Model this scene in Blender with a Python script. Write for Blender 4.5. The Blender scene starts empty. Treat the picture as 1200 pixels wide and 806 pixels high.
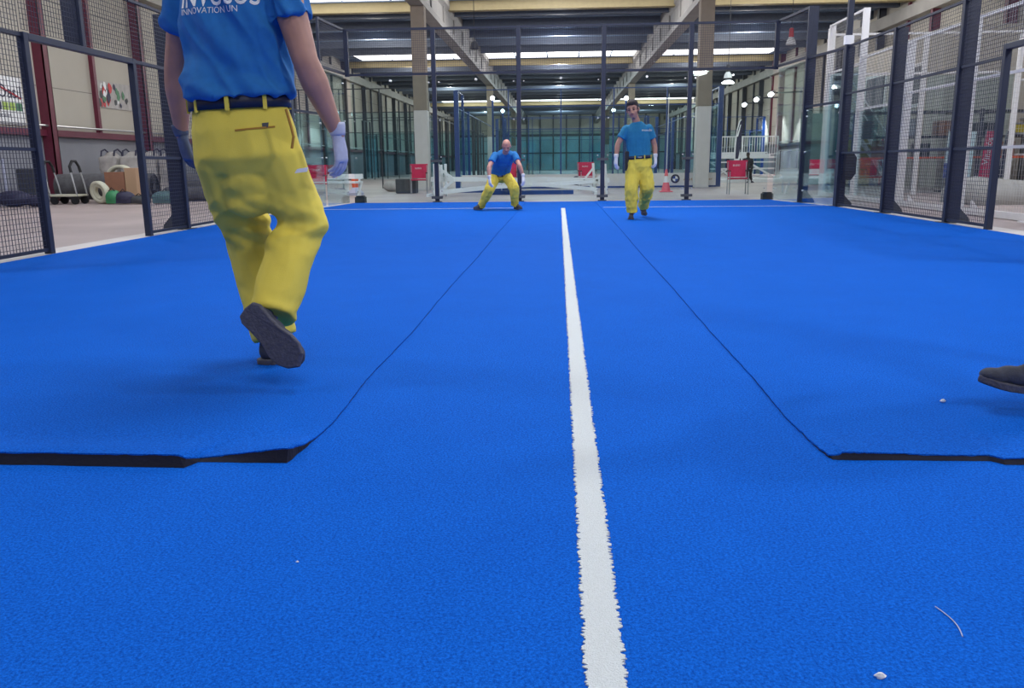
import bpy, bmesh, math, random
import numpy as np
from mathutils import Vector as V, Matrix, noise
from mathutils.bvhtree import BVHTree
random.seed(7)
PI = math.pi
C = bpy.context.scene.collection

# ------------------------------------------------------------ camera geometry
F, CX, CY, H = 970., 600., 403., 0.90          # focal length in pixels of the 1200x806 frame, camera height
def _cam():
    vx, vy, wx = 656., 191., 650.
    fy = np.array([vx-CX, vy-CY, F]); fy /= np.linalg.norm(fy)
    t = -((vx-CX)*(wx-CX)+F*F)/(vy-CY)
    dn = np.array([wx-CX, t, F]); dn /= np.linalg.norm(dn)
    rx = np.cross(dn, fy); rx /= np.linalg.norm(rx)
    if rx[0] < 0: rx = -rx
    return np.stack([rx, fy, -dn], 1)
RM = _cam()
def at(px, py, Y):                              # the point seen at a pixel of the photo, at distance Y down the hall
    d = RM.T @ np.array([(px-CX)/F, (py-CY)/F, 1.])
    d = d*Y/d[1]
    return V((d[0], d[1], d[2]+H))
def atX(px, py, X):
    d = RM.T @ np.array([(px-CX)/F, (py-CY)/F, 1.]); d = d*X/d[0]
    return V((d[0], d[1], d[2]+H))

# ------------------------------------------------------------ materials
def mat(name, col, rough=.6, metal=0., emit=None, es=0., noise_amt=0., noise_scale=8., bump=0., bump_scale=60., col2=None, spec=.5):
    m = bpy.data.materials.new(name); m.use_nodes = True
    nt = m.node_tree; b = nt.nodes['Principled BSDF']
    b.inputs['Base Color'].default_value = (*col, 1); b.inputs['Roughness'].default_value = rough
    b.inputs['Metallic'].default_value = metal; b.inputs['Specular IOR Level'].default_value = spec
    if emit: b.inputs['Emission Color'].default_value = (*emit, 1); b.inputs['Emission Strength'].default_value = es
    tc = nt.nodes.new('ShaderNodeTexCoord')
    if noise_amt > 0 or col2:
        n = nt.nodes.new('ShaderNodeTexNoise'); n.inputs['Scale'].default_value = noise_scale; n.inputs['Detail'].default_value = 6
        nt.links.new(tc.outputs['Object'], n.inputs['Vector'])
        r = nt.nodes.new('ShaderNodeValToRGB'); r.color_ramp.elements[0].position = .32; r.color_ramp.elements[1].position = .68
        c2 = col2 or tuple(c*(1-noise_amt) for c in col)
        r.color_ramp.elements[0].color = (*c2, 1); r.color_ramp.elements[1].color = (*col, 1)
        nt.links.new(n.outputs['Fac'], r.inputs['Fac']); nt.links.new(r.outputs['Color'], b.inputs['Base Color'])
    if bump > 0:
        n2 = nt.nodes.new('ShaderNodeTexNoise'); n2.inputs['Scale'].default_value = bump_scale; n2.inputs['Detail'].default_value = 4
        nt.links.new(tc.outputs['Object'], n2.inputs['Vector'])
        bp = nt.nodes.new('ShaderNodeBump'); bp.inputs['Strength'].default_value = bump; bp.inputs['Distance'].default_value = .01
        nt.links.new(n2.outputs['Fac'], bp.inputs['Height']); nt.links.new(bp.outputs['Normal'], b.inputs['Normal'])
    return m
def glass_mat(name, tint, refl=.6):
    m = bpy.data.materials.new(name); m.use_nodes = True; nt = m.node_tree; nt.nodes.clear()
    o = nt.nodes.new('ShaderNodeOutputMaterial'); mx = nt.nodes.new('ShaderNodeMixShader')
    t = nt.nodes.new('ShaderNodeBsdfTransparent'); g = nt.nodes.new('ShaderNodeBsdfGlossy')
    t.inputs['Color'].default_value = (*tint, 1); g.inputs['Roughness'].default_value = .02
    g.inputs['Color'].default_value = (.9, .97, 1, 1)
    f = nt.nodes.new('ShaderNodeFresnel'); f.inputs['IOR'].default_value = 1.45
    mu = nt.nodes.new('ShaderNodeMath'); mu.operation = 'MULTIPLY'; mu.inputs[1].default_value = refl
    nt.links.new(f.outputs[0], mu.inputs[0]); nt.links.new(mu.outputs[0], mx.inputs['Fac'])
    nt.links.new(t.outputs[0], mx.inputs[1]); nt.links.new(g.outputs[0], mx.inputs[2]); nt.links.new(mx.outputs[0], o.inputs['Surface'])
    return m
def turf_mat(name, a, b_, fine=1.0):
    m = bpy.data.materials.new(name); m.use_nodes = True; nt = m.node_tree; b = nt.nodes['Principled BSDF']
    b.inputs['Roughness'].default_value = .85; b.inputs['Specular IOR Level'].default_value = .04
    tc = nt.nodes.new('ShaderNodeTexCoord')
    def nz(s, d, vec=None):
        n = nt.nodes.new('ShaderNodeTexNoise'); n.inputs['Scale'].default_value = s; n.inputs['Detail'].default_value = d; n.inputs['Roughness'].default_value = .65
        nt.links.new(tc.outputs['Object'], n.inputs['Vector']); return n
    n1 = nz(150, 3); n2 = nz(2.2, 5); n3 = nz(420, 2)
    r = nt.nodes.new('ShaderNodeValToRGB'); r.color_ramp.elements[0].position = .36; r.color_ramp.elements[1].position = .60
    r.color_ramp.elements[0].color = (*b_, 1); r.color_ramp.elements[1].color = (*a, 1)
    ad = nt.nodes.new('ShaderNodeMath'); ad.operation = 'ADD'
    m1 = nt.nodes.new('ShaderNodeMath'); m1.operation = 'MULTIPLY'; m1.inputs[1].default_value = .68
    m2 = nt.nodes.new('ShaderNodeMath'); m2.operation = 'MULTIPLY'; m2.inputs[1].default_value = .32
    nt.links.new(n1.outputs['Fac'], m1.inputs[0]); nt.links.new(n3.outputs['Fac'], m2.inputs[0])
    nt.links.new(m1.outputs[0], ad.inputs[0]); nt.links.new(m2.outputs[0], ad.inputs[1])
    nt.links.new(ad.outputs[0], r.inputs['Fac'])
    mx = nt.nodes.new('ShaderNodeMix'); mx.data_type = 'RGBA'; mx.blend_type = 'MULTIPLY'; mx.inputs['Factor'].default_value = .35
    r2 = nt.nodes.new('ShaderNodeValToRGB'); r2.color_ramp.elements[0].position = .3; r2.color_ramp.elements[1].position = .7
    r2.color_ramp.elements[0].color = (.75, .75, .8, 1); r2.color_ramp.elements[1].color = (1, 1, 1, 1)
    nt.links.new(n2.outputs['Fac'], r2.inputs['Fac']); nt.links.new(r.outputs['Color'], mx.inputs['A']); nt.links.new(r2.outputs['Color'], mx.inputs['B'])
    nt.links.new(mx.outputs['Result'], b.inputs['Base Color'])
    bp = nt.nodes.new('ShaderNodeBump'); bp.inputs['Strength'].default_value = .6*fine; bp.inputs['Distance'].default_value = .006
    nt.links.new(ad.outputs[0], bp.inputs['Height']); nt.links.new(bp.outputs['Normal'], b.inputs['Normal'])
    return m
M = dict(
    turf=turf_mat('blue turf', (.006, .142, .68), (.002, .055, .34)),
    line=mat('white line fibre', (.66, .70, .71), .9, bump=.5, bump_scale=300, noise_amt=.10, noise_scale=200),
    backing=mat('turf backing and gap shade', (.002, .003, .016), .9, bump=.3),
    concrete=mat('concrete floor', (.46, .38, .37), .55, noise_amt=.22, noise_scale=.6, bump=.05),
    wall=mat('beige wall panel', (.50, .47, .41), .8, noise_amt=.12, noise_scale=.5),
    wall_low=mat('grey lower wall', (.26, .27, .31), .8, noise_amt=.15, noise_scale=1),
    joint=mat('panel joint', (.22, .21, .19), .8),
    maroon=mat('maroon steel', (.14, .018, .045), .5, noise_amt=.2),
    darkcol=mat('dark steel column', (.05, .055, .075), .5, noise_amt=.2),
    navy=mat('navy fence paint', (.006, .013, .042), .55, noise_amt=.15),
    navyd=mat('navy wire', (.010, .016, .05), .5),
    bluepaint=mat('blue court frame', (.01, .05, .22), .4, noise_amt=.1),
    whitewire=mat('off white wire', (.50, .50, .50), .5),
    whitep=mat('white painted steel', (.78, .78, .80), .4, noise_amt=.06),
    column=mat('tan concrete', (.30, .25, .20), .8, noise_amt=.15, noise_scale=3),
    colwhite=mat('white painted concrete', (.62, .59, .57), .7, noise_amt=.08, noise_scale=4),
    beam=mat('grey concrete beam', (.30, .29, .28), .55, noise_amt=.25, noise_scale=1.2),
    roof=mat('blue grey roof deck', (.22, .30, .43), .5, noise_amt=.2, noise_scale=.8),
    purlin=mat('dark purlin', (.12, .145, .20), .6, noise_amt=.2),
    cream=mat('cream skylight beam', (.33, .27, .14), .6, noise_amt=.1),
    sky=mat('skylight', (.9, .9, .9), .5, emit=(1, .97, .95), es=2.2),
    lamp=mat('lamp glow', (1, 1, 1), .5, emit=(1, .98, 1), es=9),
    steel=mat('galvanised steel', (.45, .46, .48), .35, metal=.8, noise_amt=.1),
    bolt=mat('bright bolt', (.8, .82, .85), .25, metal=.6),
    black=mat('black rubber', (.012, .013, .018), .6, noise_amt=.2),
    dgrey=mat('dark grey', (.06, .065, .075), .6, noise_amt=.2),
    red=mat('red chair canvas', (.62, .02, .09), .7, noise_amt=.15),
    redlamp=mat('red cap', (.6, .03, .03), .5),
    orange=mat('orange plastic', (.80, .13, .06), .5),
    conepink=mat('faded orange plastic', (.75, .14, .17), .5),
    darkskin=mat('dark skin', (.07, .045, .035), .6),
    skin=mat('skin', (.46, .24, .18), .55, noise_amt=.15, noise_scale=14),
    skin2=mat('skin pale', (.55, .27, .22), .5, noise_amt=.15, noise_scale=14),
    shirt=mat('blue cotton', (.012, .16, .47), .85, noise_amt=.12, noise_scale=30, bump=.2, bump_scale=400),
    shirt2=mat('teal blue cotton', (.012, .18, .36), .85, noise_amt=.12, noise_scale=30),
    yellow=mat('yellow work cloth', (.80, .64, .085), .85, noise_amt=.05, noise_scale=9, bump=.15, bump_scale=300),
    ydark=mat('ochre lining', (.40, .20, .03), .9),
    belt=mat('black leather belt', (.015, .018, .04), .5),
    glove=mat('pale knit glove', (.50, .53, .68), .9, bump=.5, bump_scale=350, noise_amt=.1, noise_scale=60),
    glovew=mat('white knit glove', (.75, .75, .76), .9),
    gloved=mat('grey coated glove', (.10, .13, .22), .8, noise_amt=.4, noise_scale=20),
    shoe=mat('dark grey shoe', (.045, .05, .075), .8, noise_amt=.3, noise_scale=40, bump=.3, bump_scale=200),
    sole=mat('shoe sole', (.085, .085, .115), .85, noise_amt=.3, noise_scale=50, bump=.6, bump_scale=90),
    solered=mat('shoe welt', (.16, .07, .09), .7),
    hair=mat('dark hair', (.04, .032, .035), .9, noise_amt=.4, noise_scale=60),
    eye=mat('eye', (.03, .02, .02), .3),
    lip=mat('lip', (.32, .10, .09), .6),
    white=mat('white', (.82, .83, .85), .6),
    board=mat('white advert board', (.74, .70, .70), .5, noise_amt=.05),
    ink=mat('dark ink', (.03, .03, .07), .6),
    gold=mat('gold brown ink', (.35, .18, .04), .6),
    inkred=mat('red ink', (.55, .04, .05), .6),
    inkgreen=mat('green ink', (.08, .22, .12), .6),
    inkblue=mat('blue ink', (.03, .08, .35), .6),
    lime=mat('lime ink', (.35, .5, .1), .6),
    glass=glass_mat('court glass', (.90, .965, .965), .55),
    glassfar=glass_mat('far court glass', (.86, .95, .97), .5),
    yellowbox=mat('mustard cabinet', (.36, .30, .03), .5, noise_amt=.1),
    teal=mat('teal sheet', (.10, .19, .20), .6),
    tarp=mat('grey dust sheet', (.42, .42, .40), .7, noise_amt=.2, noise_scale=3, bump=.5, bump_scale=6),
    turfroll=mat('grey turf roll', (.12, .12, .135), .9, noise_amt=.3, noise_scale=10, bump=.3),
    bag=mat('white bulk bag', (.50, .48, .47), .85, noise_amt=.25, noise_scale=5, bump=.5, bump_scale=12),
    card=mat('cardboard', (.30, .14, .09), .8, noise_amt=.1),
    cardl=mat('light cardboard', (.46, .30, .19), .8),
    hose=mat('cream tube coil', (.62, .62, .50), .6),
    green=mat('green plastic', (.04, .24, .10), .5),
    pinkflag=mat('pink red flag', (.72, .04, .12), .7),
    hallback=mat('teal translucent sheeting', (.36, .56, .62), .6, noise_amt=.35, noise_scale=.35),
)

# ------------------------------------------------------------ mesh builder
class MB:
    def __init__(s): s.v = []; s.f = []; s.m = []; s.cur = 0
    def add(s, vs, fs):
        n = len(s.v); s.v += [V(v) for v in vs]; s.f += [tuple(i+n for i in f) for f in fs]; s.m += [s.cur]*len(fs)
    def box(s, x0, x1, y0, y1, z0, z1):
        s.add([(x0,y0,z0),(x1,y0,z0),(x1,y1,z0),(x0,y1,z0),(x0,y0,z1),(x1,y0,z1),(x1,y1,z1),(x0,y1,z1)],
              [(3,2,1,0),(4,5,6,7),(0,1,5,4),(1,2,6,5),(2,3,7,6),(3,0,4,7)]); return s
    def bar(s, p, q, w, h=None, up=(0,0,1)):     # rectangular bar between two points
        p = V(p); q = V(q); h = h or w; d = (q-p).normalized(); up = V(up)
        if abs(d.dot(up)) > .98: up = V((0,1,0))
        a = d.cross(up).normalized()*w/2; b = a.normalized().cross(d).normalized()*h/2
        s.add([p-a-b,p+a-b,p+a+b,p-a+b,q-a-b,q+a-b,q+a+b,q-a+b],[(3,2,1,0),(4,5,6,7),(0,1,5,4),(1,2,6,5),(2,3,7,6),(3,0,4,7)]); return s
    def loft(s, rings, cap=True):
        n = len(rings[0]); k = len(s.v); vs = [v for r in rings for v in r]; fs = []
        for i in range(len(rings)-1):
            for j in range(n): fs.append((i*n+j, i*n+(j+1)%n, (i+1)*n+(j+1)%n, (i+1)*n+j))
        if cap: fs.append(tuple(reversed(range(n)))); fs.append(tuple((len(rings)-1)*n+j for j in range(n)))
        s.add(vs, fs); return s
    def tube(s, pts, r, n=8, closed=False):
        pts = [V(p) for p in pts]; rings = []; last = None
        rr = r if isinstance(r, (list, tuple)) else [r]*len(pts)
        for i, p in enumerate(pts):
            if closed: d = pts[(i+1) % len(pts)]-pts[i-1]
            else: d = pts[min(i+1, len(pts)-1)]-pts[max(i-1, 0)]
            d.normalize()
            if last is None: a = d.orthogonal().normalized()
            else: a = (last-d*last.dot(d)).normalized()
            last = a; b = d.cross(a)
            rings.append([p+(a*math.cos(t*2*PI/n)+b*math.sin(t*2*PI/n))*rr[i] for t in range(n)])
        if closed: rings.append(rings[0]); s.loft(rings, False)
        else: s.loft(rings)
        return s
    def cyl(s, p, q, r, r2=None, n=16): return s.tube([p, q], [r, r if r2 is None else r2], n)
    def lathe(s, c, prof, n=20, axis=(0,0,1)):
        c = V(c); ax = V(axis).normalized(); a = ax.orthogonal().normalized(); b = ax.cross(a)
        s.loft([[c+ax*z+(a*math.cos(t*2*PI/n)+b*math.sin(t*2*PI/n))*max(r,1e-4) for t in range(n)] for r, z in prof]); return s
    def cap(s, p0, r0, p1, r1, n=14):            # tapered capsule
        p0 = V(p0); p1 = V(p1); d = (p1-p0); L = max(d.length, 1e-4); d = d/L
        prof = [(r0*math.cos(a), -r0*math.sin(a)) for a in (1.4, 1.0, .5, 0)]+[(r1*math.cos(a), L+r1*math.sin(a)) for a in (0, .5, 1.0, 1.4)]
        return s.lathe(p0, prof, n, d)
    def ell(s, c, r, ax=None, n=16):             # ellipsoid; ax = three unit axes
        c = V(c); ax = ax or (V((1,0,0)), V((0,1,0)), V((0,0,1)))
        rings = []
        for i in range(1, 12):
            t = -PI/2+PI*i/12
            rings.append([c+ax[0]*r[0]*math.cos(t)*math.cos(u*2*PI/n)+ax[1]*r[1]*math.cos(t)*math.sin(u*2*PI/n)+ax[2]*r[2]*math.sin(t) for u in range(n)])
        return s.loft(rings)
    def prism(s, pts, d):                        # polygon (3-D points) extruded by vector d
        n = len(pts); pts = [V(p) for p in pts]; d = V(d)
        s.add(pts+[p+d for p in pts], [tuple(reversed(range(n))), tuple(range(n, 2*n))]+[(i,(i+1)%n,n+(i+1)%n,n+i) for i in range(n)]); return s
    def mesh(s, name, mats, off=V((0,0,0)), smooth=False):
        me = bpy.data.meshes.new(name); me.from_pydata([tuple(v-off) for v in s.v], [], s.f)
        for m_ in (mats if isinstance(mats, (list, tuple)) else [mats]): me.materials.append(m_)
        me.polygons.foreach_set('material_index', s.m)
        bm = bmesh.new(); bm.from_mesh(me); bmesh.ops.recalc_face_normals(bm, faces=bm.faces); bm.to_mesh(me); bm.free()
        if smooth: me.polygons.foreach_set('use_smooth', [True]*len(me.polygons))
        return me
def wloc(o):
    l = V((0,0,0))
    while o is not None: l = l+o.location; o = o.parent
    return l
def part(name, mb, m, parent=None, smooth=False, bevel=0, label=None, auto=False):
    off = wloc(parent) if parent else V((0,0,0))
    me = mb.mesh(name, m, off, smooth or auto)
    o = bpy.data.objects.new(name, me); C.objects.link(o)
    if parent: o.parent = parent
    if auto: sharp(me)
    if bevel: b = o.modifiers.new('bevel', 'BEVEL'); b.width = bevel; b.segments = 2; b.limit_method = 'ANGLE'
    if label: o['label'] = label
    return o
def sharp(me, ang=.7):
    bm = bmesh.new(); bm.from_mesh(me)
    for e in bm.edges:
        if len(e.link_faces) == 2 and e.calc_face_angle(0) > ang: e.smooth = False
    bm.to_mesh(me); bm.free()
def tag(o, label, cat, group=None):
    o['label'] = label; o['category'] = cat
    if group: o['group'] = group
    return o
def thing(name, label, cat, loc=(0,0,0), group=None):
    o = bpy.data.objects.new(name, None); C.objects.link(o); o.location = loc; o.empty_display_size = .1
    return tag(o, label, cat, group)
def single(name, mb, m, label, cat, group=None, **k):      # a thing that is one mesh, origin at its base
    xs = [v.x for v in mb.v]; ys = [v.y for v in mb.v]; zs = [v.z for v in mb.v]
    off = V(((min(xs)+max(xs))/2, (min(ys)+max(ys))/2, min(zs)))
    for v in mb.v: v -= off
    o = part(name, mb, m, None, **k); o.location = off
    return tag(o, label, cat, group)
def struct(name, mb, m, parent=None, **k):
    o = part(name, mb, m, parent, **k)
    if not parent: o['kind'] = 'structure'
    return o
def dup(root, loc, rz=None, label=None, group=None):
    r = root.copy(); C.objects.link(r); r.location = loc
    if rz is not None: r.rotation_euler = (0, 0, rz)
    if label: r['label'] = label
    if group: r['group'] = group
    for ch in list(root.children):
        c = ch.copy(); C.objects.link(c); c.parent = r
        for g in ch.children:
            d = g.copy(); C.objects.link(d); d.parent = c
    return r
def text_mb(txt, org, right, up, size, mb=None, depth=.002, bold=0., xs=1.):
    cu = bpy.data.curves.new('t', 'FONT'); cu.body = txt; cu.size = 1; cu.offset = bold; cu.resolution_u = 3
    o = bpy.data.objects.new('t', cu); C.objects.link(o)
    dg = bpy.context.evaluated_depsgraph_get(); me = bpy.data.meshes.new_from_object(o.evaluated_get(dg))
    bpy.data.objects.remove(o); bpy.data.curves.remove(cu)
    right = V(right).normalized(); up = V(up).normalized(); nrm = right.cross(up)
    mb = mb or MB(); org = V(org)
    P = [org+right*v.co.x*size*xs+up*v.co.y*size for v in me.vertices]
    w = max((v.co.x for v in me.vertices), default=0)*size*xs
    for k in (0, 1): mb.add([p+nrm*depth*k for p in P], [tuple(pp.vertices) for pp in me.polygons])
    # side walls
    edges = {}
    for pp in me.polygons:
        vs = list(pp.vertices)
        for i in range(len(vs)):
            e = (vs[i], vs[(i+1) % len(vs)]); key = tuple(sorted(e)); edges.setdefault(key, []).append(e)
    nb = len(P); b0 = len(mb.v)-2*nb
    for key, l in edges.items():
        if len(l) == 1: a, b = l[0]; mb.f.append((b0+a, b0+b, b0+nb+b, b0+nb+a)); mb.m.append(mb.cur)
    bpy.data.meshes.remove(me)
    return mb, w
def remesh(name, mb, m, parent, voxel, smooth=3, disp=None, label=None, after=None):
    me = mb.mesh('tmp', m)
    o = bpy.data.objects.new('tmp', me); C.objects.link(o)
    r = o.modifiers.new('r', 'REMESH'); r.mode = 'VOXEL'; r.voxel_size = voxel
    s = o.modifiers.new('s', 'SMOOTH'); s.iterations = smooth; s.factor = .5
    dg = bpy.context.evaluated_depsgraph_get(); me2 = bpy.data.meshes.new_from_object(o.evaluated_get(dg))
    bpy.data.objects.remove(o); bpy.data.meshes.remove(me)
    if disp:
        ns = [v.normal.copy() for v in me2.vertices]
        for v, n in zip(me2.vertices, ns): v.co = v.co + n*disp(v.co)
    off = wloc(parent) if parent else V((0,0,0))
    for v in me2.vertices: v.co -= off
    me2.name = name; me2.materials.clear()
    for q in (m if isinstance(m, (list, tuple)) else [m]): me2.materials.append(q)
    me2.polygons.foreach_set('use_smooth', [True]*len(me2.polygons))
    o = bpy.data.objects.new(name, me2); C.objects.link(o); o.parent = parent
    if label: o['label'] = label
    return o
#--SECTIONS--
# ============================================================ the hall
WX, YB, ZR = 14.5, 118., 7.6                    # side walls at +-WX, back wall at YB, roof deck at ZR
b = MB().box(-WX-.3, WX+.3, -14, YB+.3, -.2, 0); fl = struct('floor', b, M['concrete'])
b = MB().box(-WX-.3, WX+.3, -14, YB+.3, ZR+.12, ZR+.3)
y = -14
strips = [(16.5, 19.4, -13, 13), (33.2, 36.6, -13.2, 13.4), (53.6, 56.6, -13.0, 13.4), (91., 95.3, -13.0, 15.0)]
def roof_seg(b, y0, y1):                         # ribbed deck between the skylights
    y = y0
    while y < y1-.01:
        e = min(y+.5, y1); b.box(-WX, WX, y, min(y+.25, e), ZR, ZR+.12)
        if e > y+.25: b.box(-WX, WX, y+.25, e, ZR+.05, ZR+.12)
        y = e
ys = [-14]+[k for s_ in strips for k in s_[:2]]+[YB]
for i in range(0, len(ys), 2): roof_seg(b, ys[i], ys[i+1])
struct('ceiling', b, M['roof'])
for i, (y0, y1, x0, x1) in enumerate(strips):
    b = MB(); n = 13; w = (x1-x0)/n
    for k in range(n): b.box(x0+k*w+.05, x0+(k+1)*w-.05, y0+.1, y1-.1, ZR+.02, ZR+.06)
    o = struct('window_%d' % (i+1), b, M['sky'])
    b = MB().box(-WX, WX, y1+.25, y1+.65, ZR-.38, ZR); 
    t = single('skylight_beam', b, M['cream'], 'cream roof beam behind the %s skylight strip' % ['overhead', 'nearest visible', 'middle', 'farthest'][i], 'beam', 'cream skylight beams')
# dark purlins hanging below the deck, across the hall
pys = [y for y in np.arange(-11, 117, 3.1) if not any(s_[0]-.8 < y < s_[1]+1.1 for s_ in strips)]
for y in pys:
    b = MB().box(-WX, WX, y-.12, y+.12, ZR-.34, ZR)
    o = single('roof_purlin', b, M['purlin'], 'dark roof purlin running across the hall under the ribbed roof deck', 'purlin', 'dark roof purlins')
# main concrete beams along the hall on columns
side = {-1: 'left', 1: 'right'}
for s, X in ((-1, -4.87), (1, 4.95)):
    b = MB()
    prof = [(-.24, 6.2), (.24, 6.2), (.24, 6.42), (.10, 6.6), (.10, 7.15), (.24, 7.3), (.24, 7.6), (-.24, 7.6), (-.24, 7.3), (-.10, 7.15), (-.10, 6.6), (-.24, 6.42)]
    b.prism([(X+x, -14, z) for x, z in prof], (0, YB+14, 0))
    for y in np.arange(-12, 116, 3.4): b.box(X-.16, X+.16, y, y+.08, 6.42, 7.3)
    single('roof_beam', b, M['beam'], 'heavy grey concrete roof beam over the %s side of the blue court' % side[s], 'beam')
    for i, y in enumerate((30, 60, 90)):
        w = .235 if i == 0 else .22
        t = thing('concrete_column', ['tan and white concrete column on the %s, behind the %s fence of the court' % (side[s], 'back'), 'second concrete column on the %s, farther under the same beam' % side[s], 'farthest concrete column on the %s, under the same beam' % side[s]][i], 'column', (X, y, 0))
        part('shaft', MB().box(X-w, X+w, y-w, y+w, 2.75, 6.2), M['column'], t, bevel=.02)
        part('painted_base', MB().box(X-w-.004, X+w+.004, y-w-.004, y+w+.004, 0, 2.75), M['colwhite'], t, bevel=.02, label='white painted lower half')
# walls: panels with joints
for s in (-1, 1):
    b = MB(); xo = s*WX
    def wb(b, a, c, y0, y1, z0, z1): b.box(min(s*a, s*c), max(s*a, s*c), y0, y1, z0, z1)
    wb(b, WX, WX+.3, -14, YB, 1.95, ZR+.12)
    wall = struct('wall_'+side[s], b, M['wall'])
    b = MB(); wb(b, WX+.02, WX+.3, -14, YB, 0, 1.95); part('lower_wall', b, M['wall_low'], wall, label='grey lower part of the wall')
    b = MB()
    for z in (3.15, 4.35, 5.55, 6.75): wb(b, WX-.004, WX+.01, -14, YB, z, z+.025)
    part('joint', b, M['joint'], wall)
    b = MB(); wb(b, WX-.14, WX, -14, YB, 1.80, 1.98); struct('trim_%d' % (1 if s < 0 else 2), b, M['maroon'] if s < 0 else M['darkcol'])
    b = MB(); b.cyl((s*(WX-.2), -10, 2.08), (s*(WX-.2), 100, 2.08), .03, n=8)
    single('wall_pipe', b, M['steel'], 'thin grey pipe running along the %s wall above the rail' % side[s], 'pipe')
    k = 0
    for y in np.arange(23.3-5.6*5, 116, 5.6):
        m = M['maroon'] if (y < 36) else M['darkcol']
        if s > 0 and 50 < y < 62: m = M['maroon']
        b = MB(); x1 = s*(WX-.30); x0 = s*WX
        b.box(min(x0, x1), max(x0, x1), y-.13, y-.10, 0, ZR); b.box(min(x0, x1), max(x0, x1), y+.10, y+.13, 0, ZR)
        xm = (x0+x1)/2; b.box(xm-.02, xm+.02, y-.1, y+.1, 0, ZR)
        b.box(min(x1, x1+s*.03), max(x1, x1+s*.03), y-.13, y+.13, 0, ZR)
        lab = '%s steel column standing against the %s wall of the hall' % ('maroon' if m is M['maroon'] else 'dark', side[s])
        if s < 0 and abs(y-23.3) < 1: lab = 'thick maroon steel column rising behind the hand trucks by the left wall'
        if s < 0 and abs(y-28.9) < 1: lab = 'maroon steel column on the left wall just past the poster'
        single('wall_column', b, m, lab, 'column', 'steel columns along the %s wall, %s ones' % (side[s], 'maroon' if m is M['maroon'] else 'dark') if 'standing' in lab else None)
        b = MB(); ym = y+2.75; b.box(min(x0, s*(WX-.13)), max(x0, s*(WX-.13)), ym-.07, ym+.07, 1.98, ZR)
        lab = 'slim %s steel post on the %s wall above the rail' % ('maroon' if m is M['maroon'] else 'dark', side[s])
        if s < 0 and abs(ym-26.05) < 1: lab = 'slim maroon post on the left wall beside the colourful poster'
        single('wall_post', b, m, lab, 'post', 'slim posts above the rail, %s wall, %s' % (side[s], 'maroon' if m is M['maroon'] else 'dark') if 'beside' not in lab else None)
    # long beam at the top of the wall
    b = MB(); b.box(min(s*WX, s*(WX-.35)), max(s*WX, s*(WX-.35)), -14, YB, 6.5, 7.0)
    single('eaves_beam', b, M['beam'], 'grey beam along the top of the %s wall' % side[s], 'beam')
b = MB().box(-WX, WX, YB, YB+.3, 0, ZR+.12); bw = struct('wall_back', b, M['wall'])
part('sheeting', MB().box(-WX, WX, YB-.2, YB-.1, 0, 4.5), M['hallback'], bw, label='teal lower sheeting')
part('rail', MB().box(-WX, WX, YB-.4, YB-.1, 4.5, 4.8).box(-WX, WX, YB-.4, YB-.1, 2.2, 2.35), M['darkcol'], bw)
b = MB()
for x in np.arange(-13.5, 14.5, 1.8): b.box(x-.09, x+.09, YB-.45, YB-.1, 0, ZR)
part('mullion', b, M['darkcol'], bw)['kind'] = 'stuff'
b = MB().box(-WX, WX, -14.3, -14, 0, ZR+.1); struct('wall_rear', b, M['wall'])
# small high lamps
def pendant(px, py, Y, label, capm, r=.17, lit=False):
    p = at(px, py, Y); t = thing('pendant_lamp', label, 'lamp', p)
    part('cable', MB().cyl(p+V((0,0,.3)), (p.x, p.y, ZR), .012, n=6), M['dgrey'], t)
    part('cap', MB().lathe(p, [(.03,.42),(.07,.40),(.08,.12),(.05,.1)], 16), capm, t, auto=True)
    part('lamp_shade', MB().lathe(p, [(.07,.14),(r*.8,.02),(r,-.12),(r*.96,-.12),(r*.74,0),(.06,.1)], 20), M['white'], t, auto=True)
    part('bulb', MB().ell(p+V((0,0,-.06)), (r*.5, r*.5, .08)), M['lamp'] if lit else M['white'], t, smooth=True)
pendant(927, 48, 30, 'hanging lamp with a red cap and white bowl near the right fence', M['redlamp'])
pendant(853, 88, 36, 'small dark hanging lamp with a pale bowl, right of the right column', M['dgrey'])
p = at(853, 97, 42); single('ceiling_lamp', MB().lathe(p, [(.16,.1),(.3,0),(.28,-.03),(.05,-.04)], 20), M['lamp'], 'small lit lamp just below the dark hanging lamp', 'lamp')
for i, (px, py, Y) in enumerate(((872, 123, 62), (886, 117, 57), (903, 111, 52))):
    p = at(px, py, Y); p.x = min(p.x, 14.0)
    t = thing('floodlight', ['farthest', 'middle', 'nearest'][i]+' of the three lit floodlights high on the right wall', 'floodlight', p, 'floodlights on the right wall')
    part('housing', MB().lathe(p+V((.1,0,.06)), [(.08,.2),(.13,.1),(.18,0),(.15,0)], 16, (.5,.15,.5)), M['steel'], t, auto=True)
    part('lens', MB().ell(p, (.15,.15,.13)), M['lamp'], t, smooth=True)
    part('bracket', MB().bar(p+V((.05,0,.1)), (WX-.05, p.y, p.z+.15), .08), M['darkcol'], t)
    l = bpy.data.lights.new('spot', 'SPOT'); l.energy = 900; l.spot_size = 1.2; l.color = (.95,.95,1); l.shadow_soft_size = .2
    o = bpy.data.objects.new('floodlight_spot', l); C.objects.link(o); o.location = p+V((-.45,0,-.35)); o.rotation_euler = V((-.75,0,1)).to_track_quat('Z','Y').to_euler()
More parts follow.
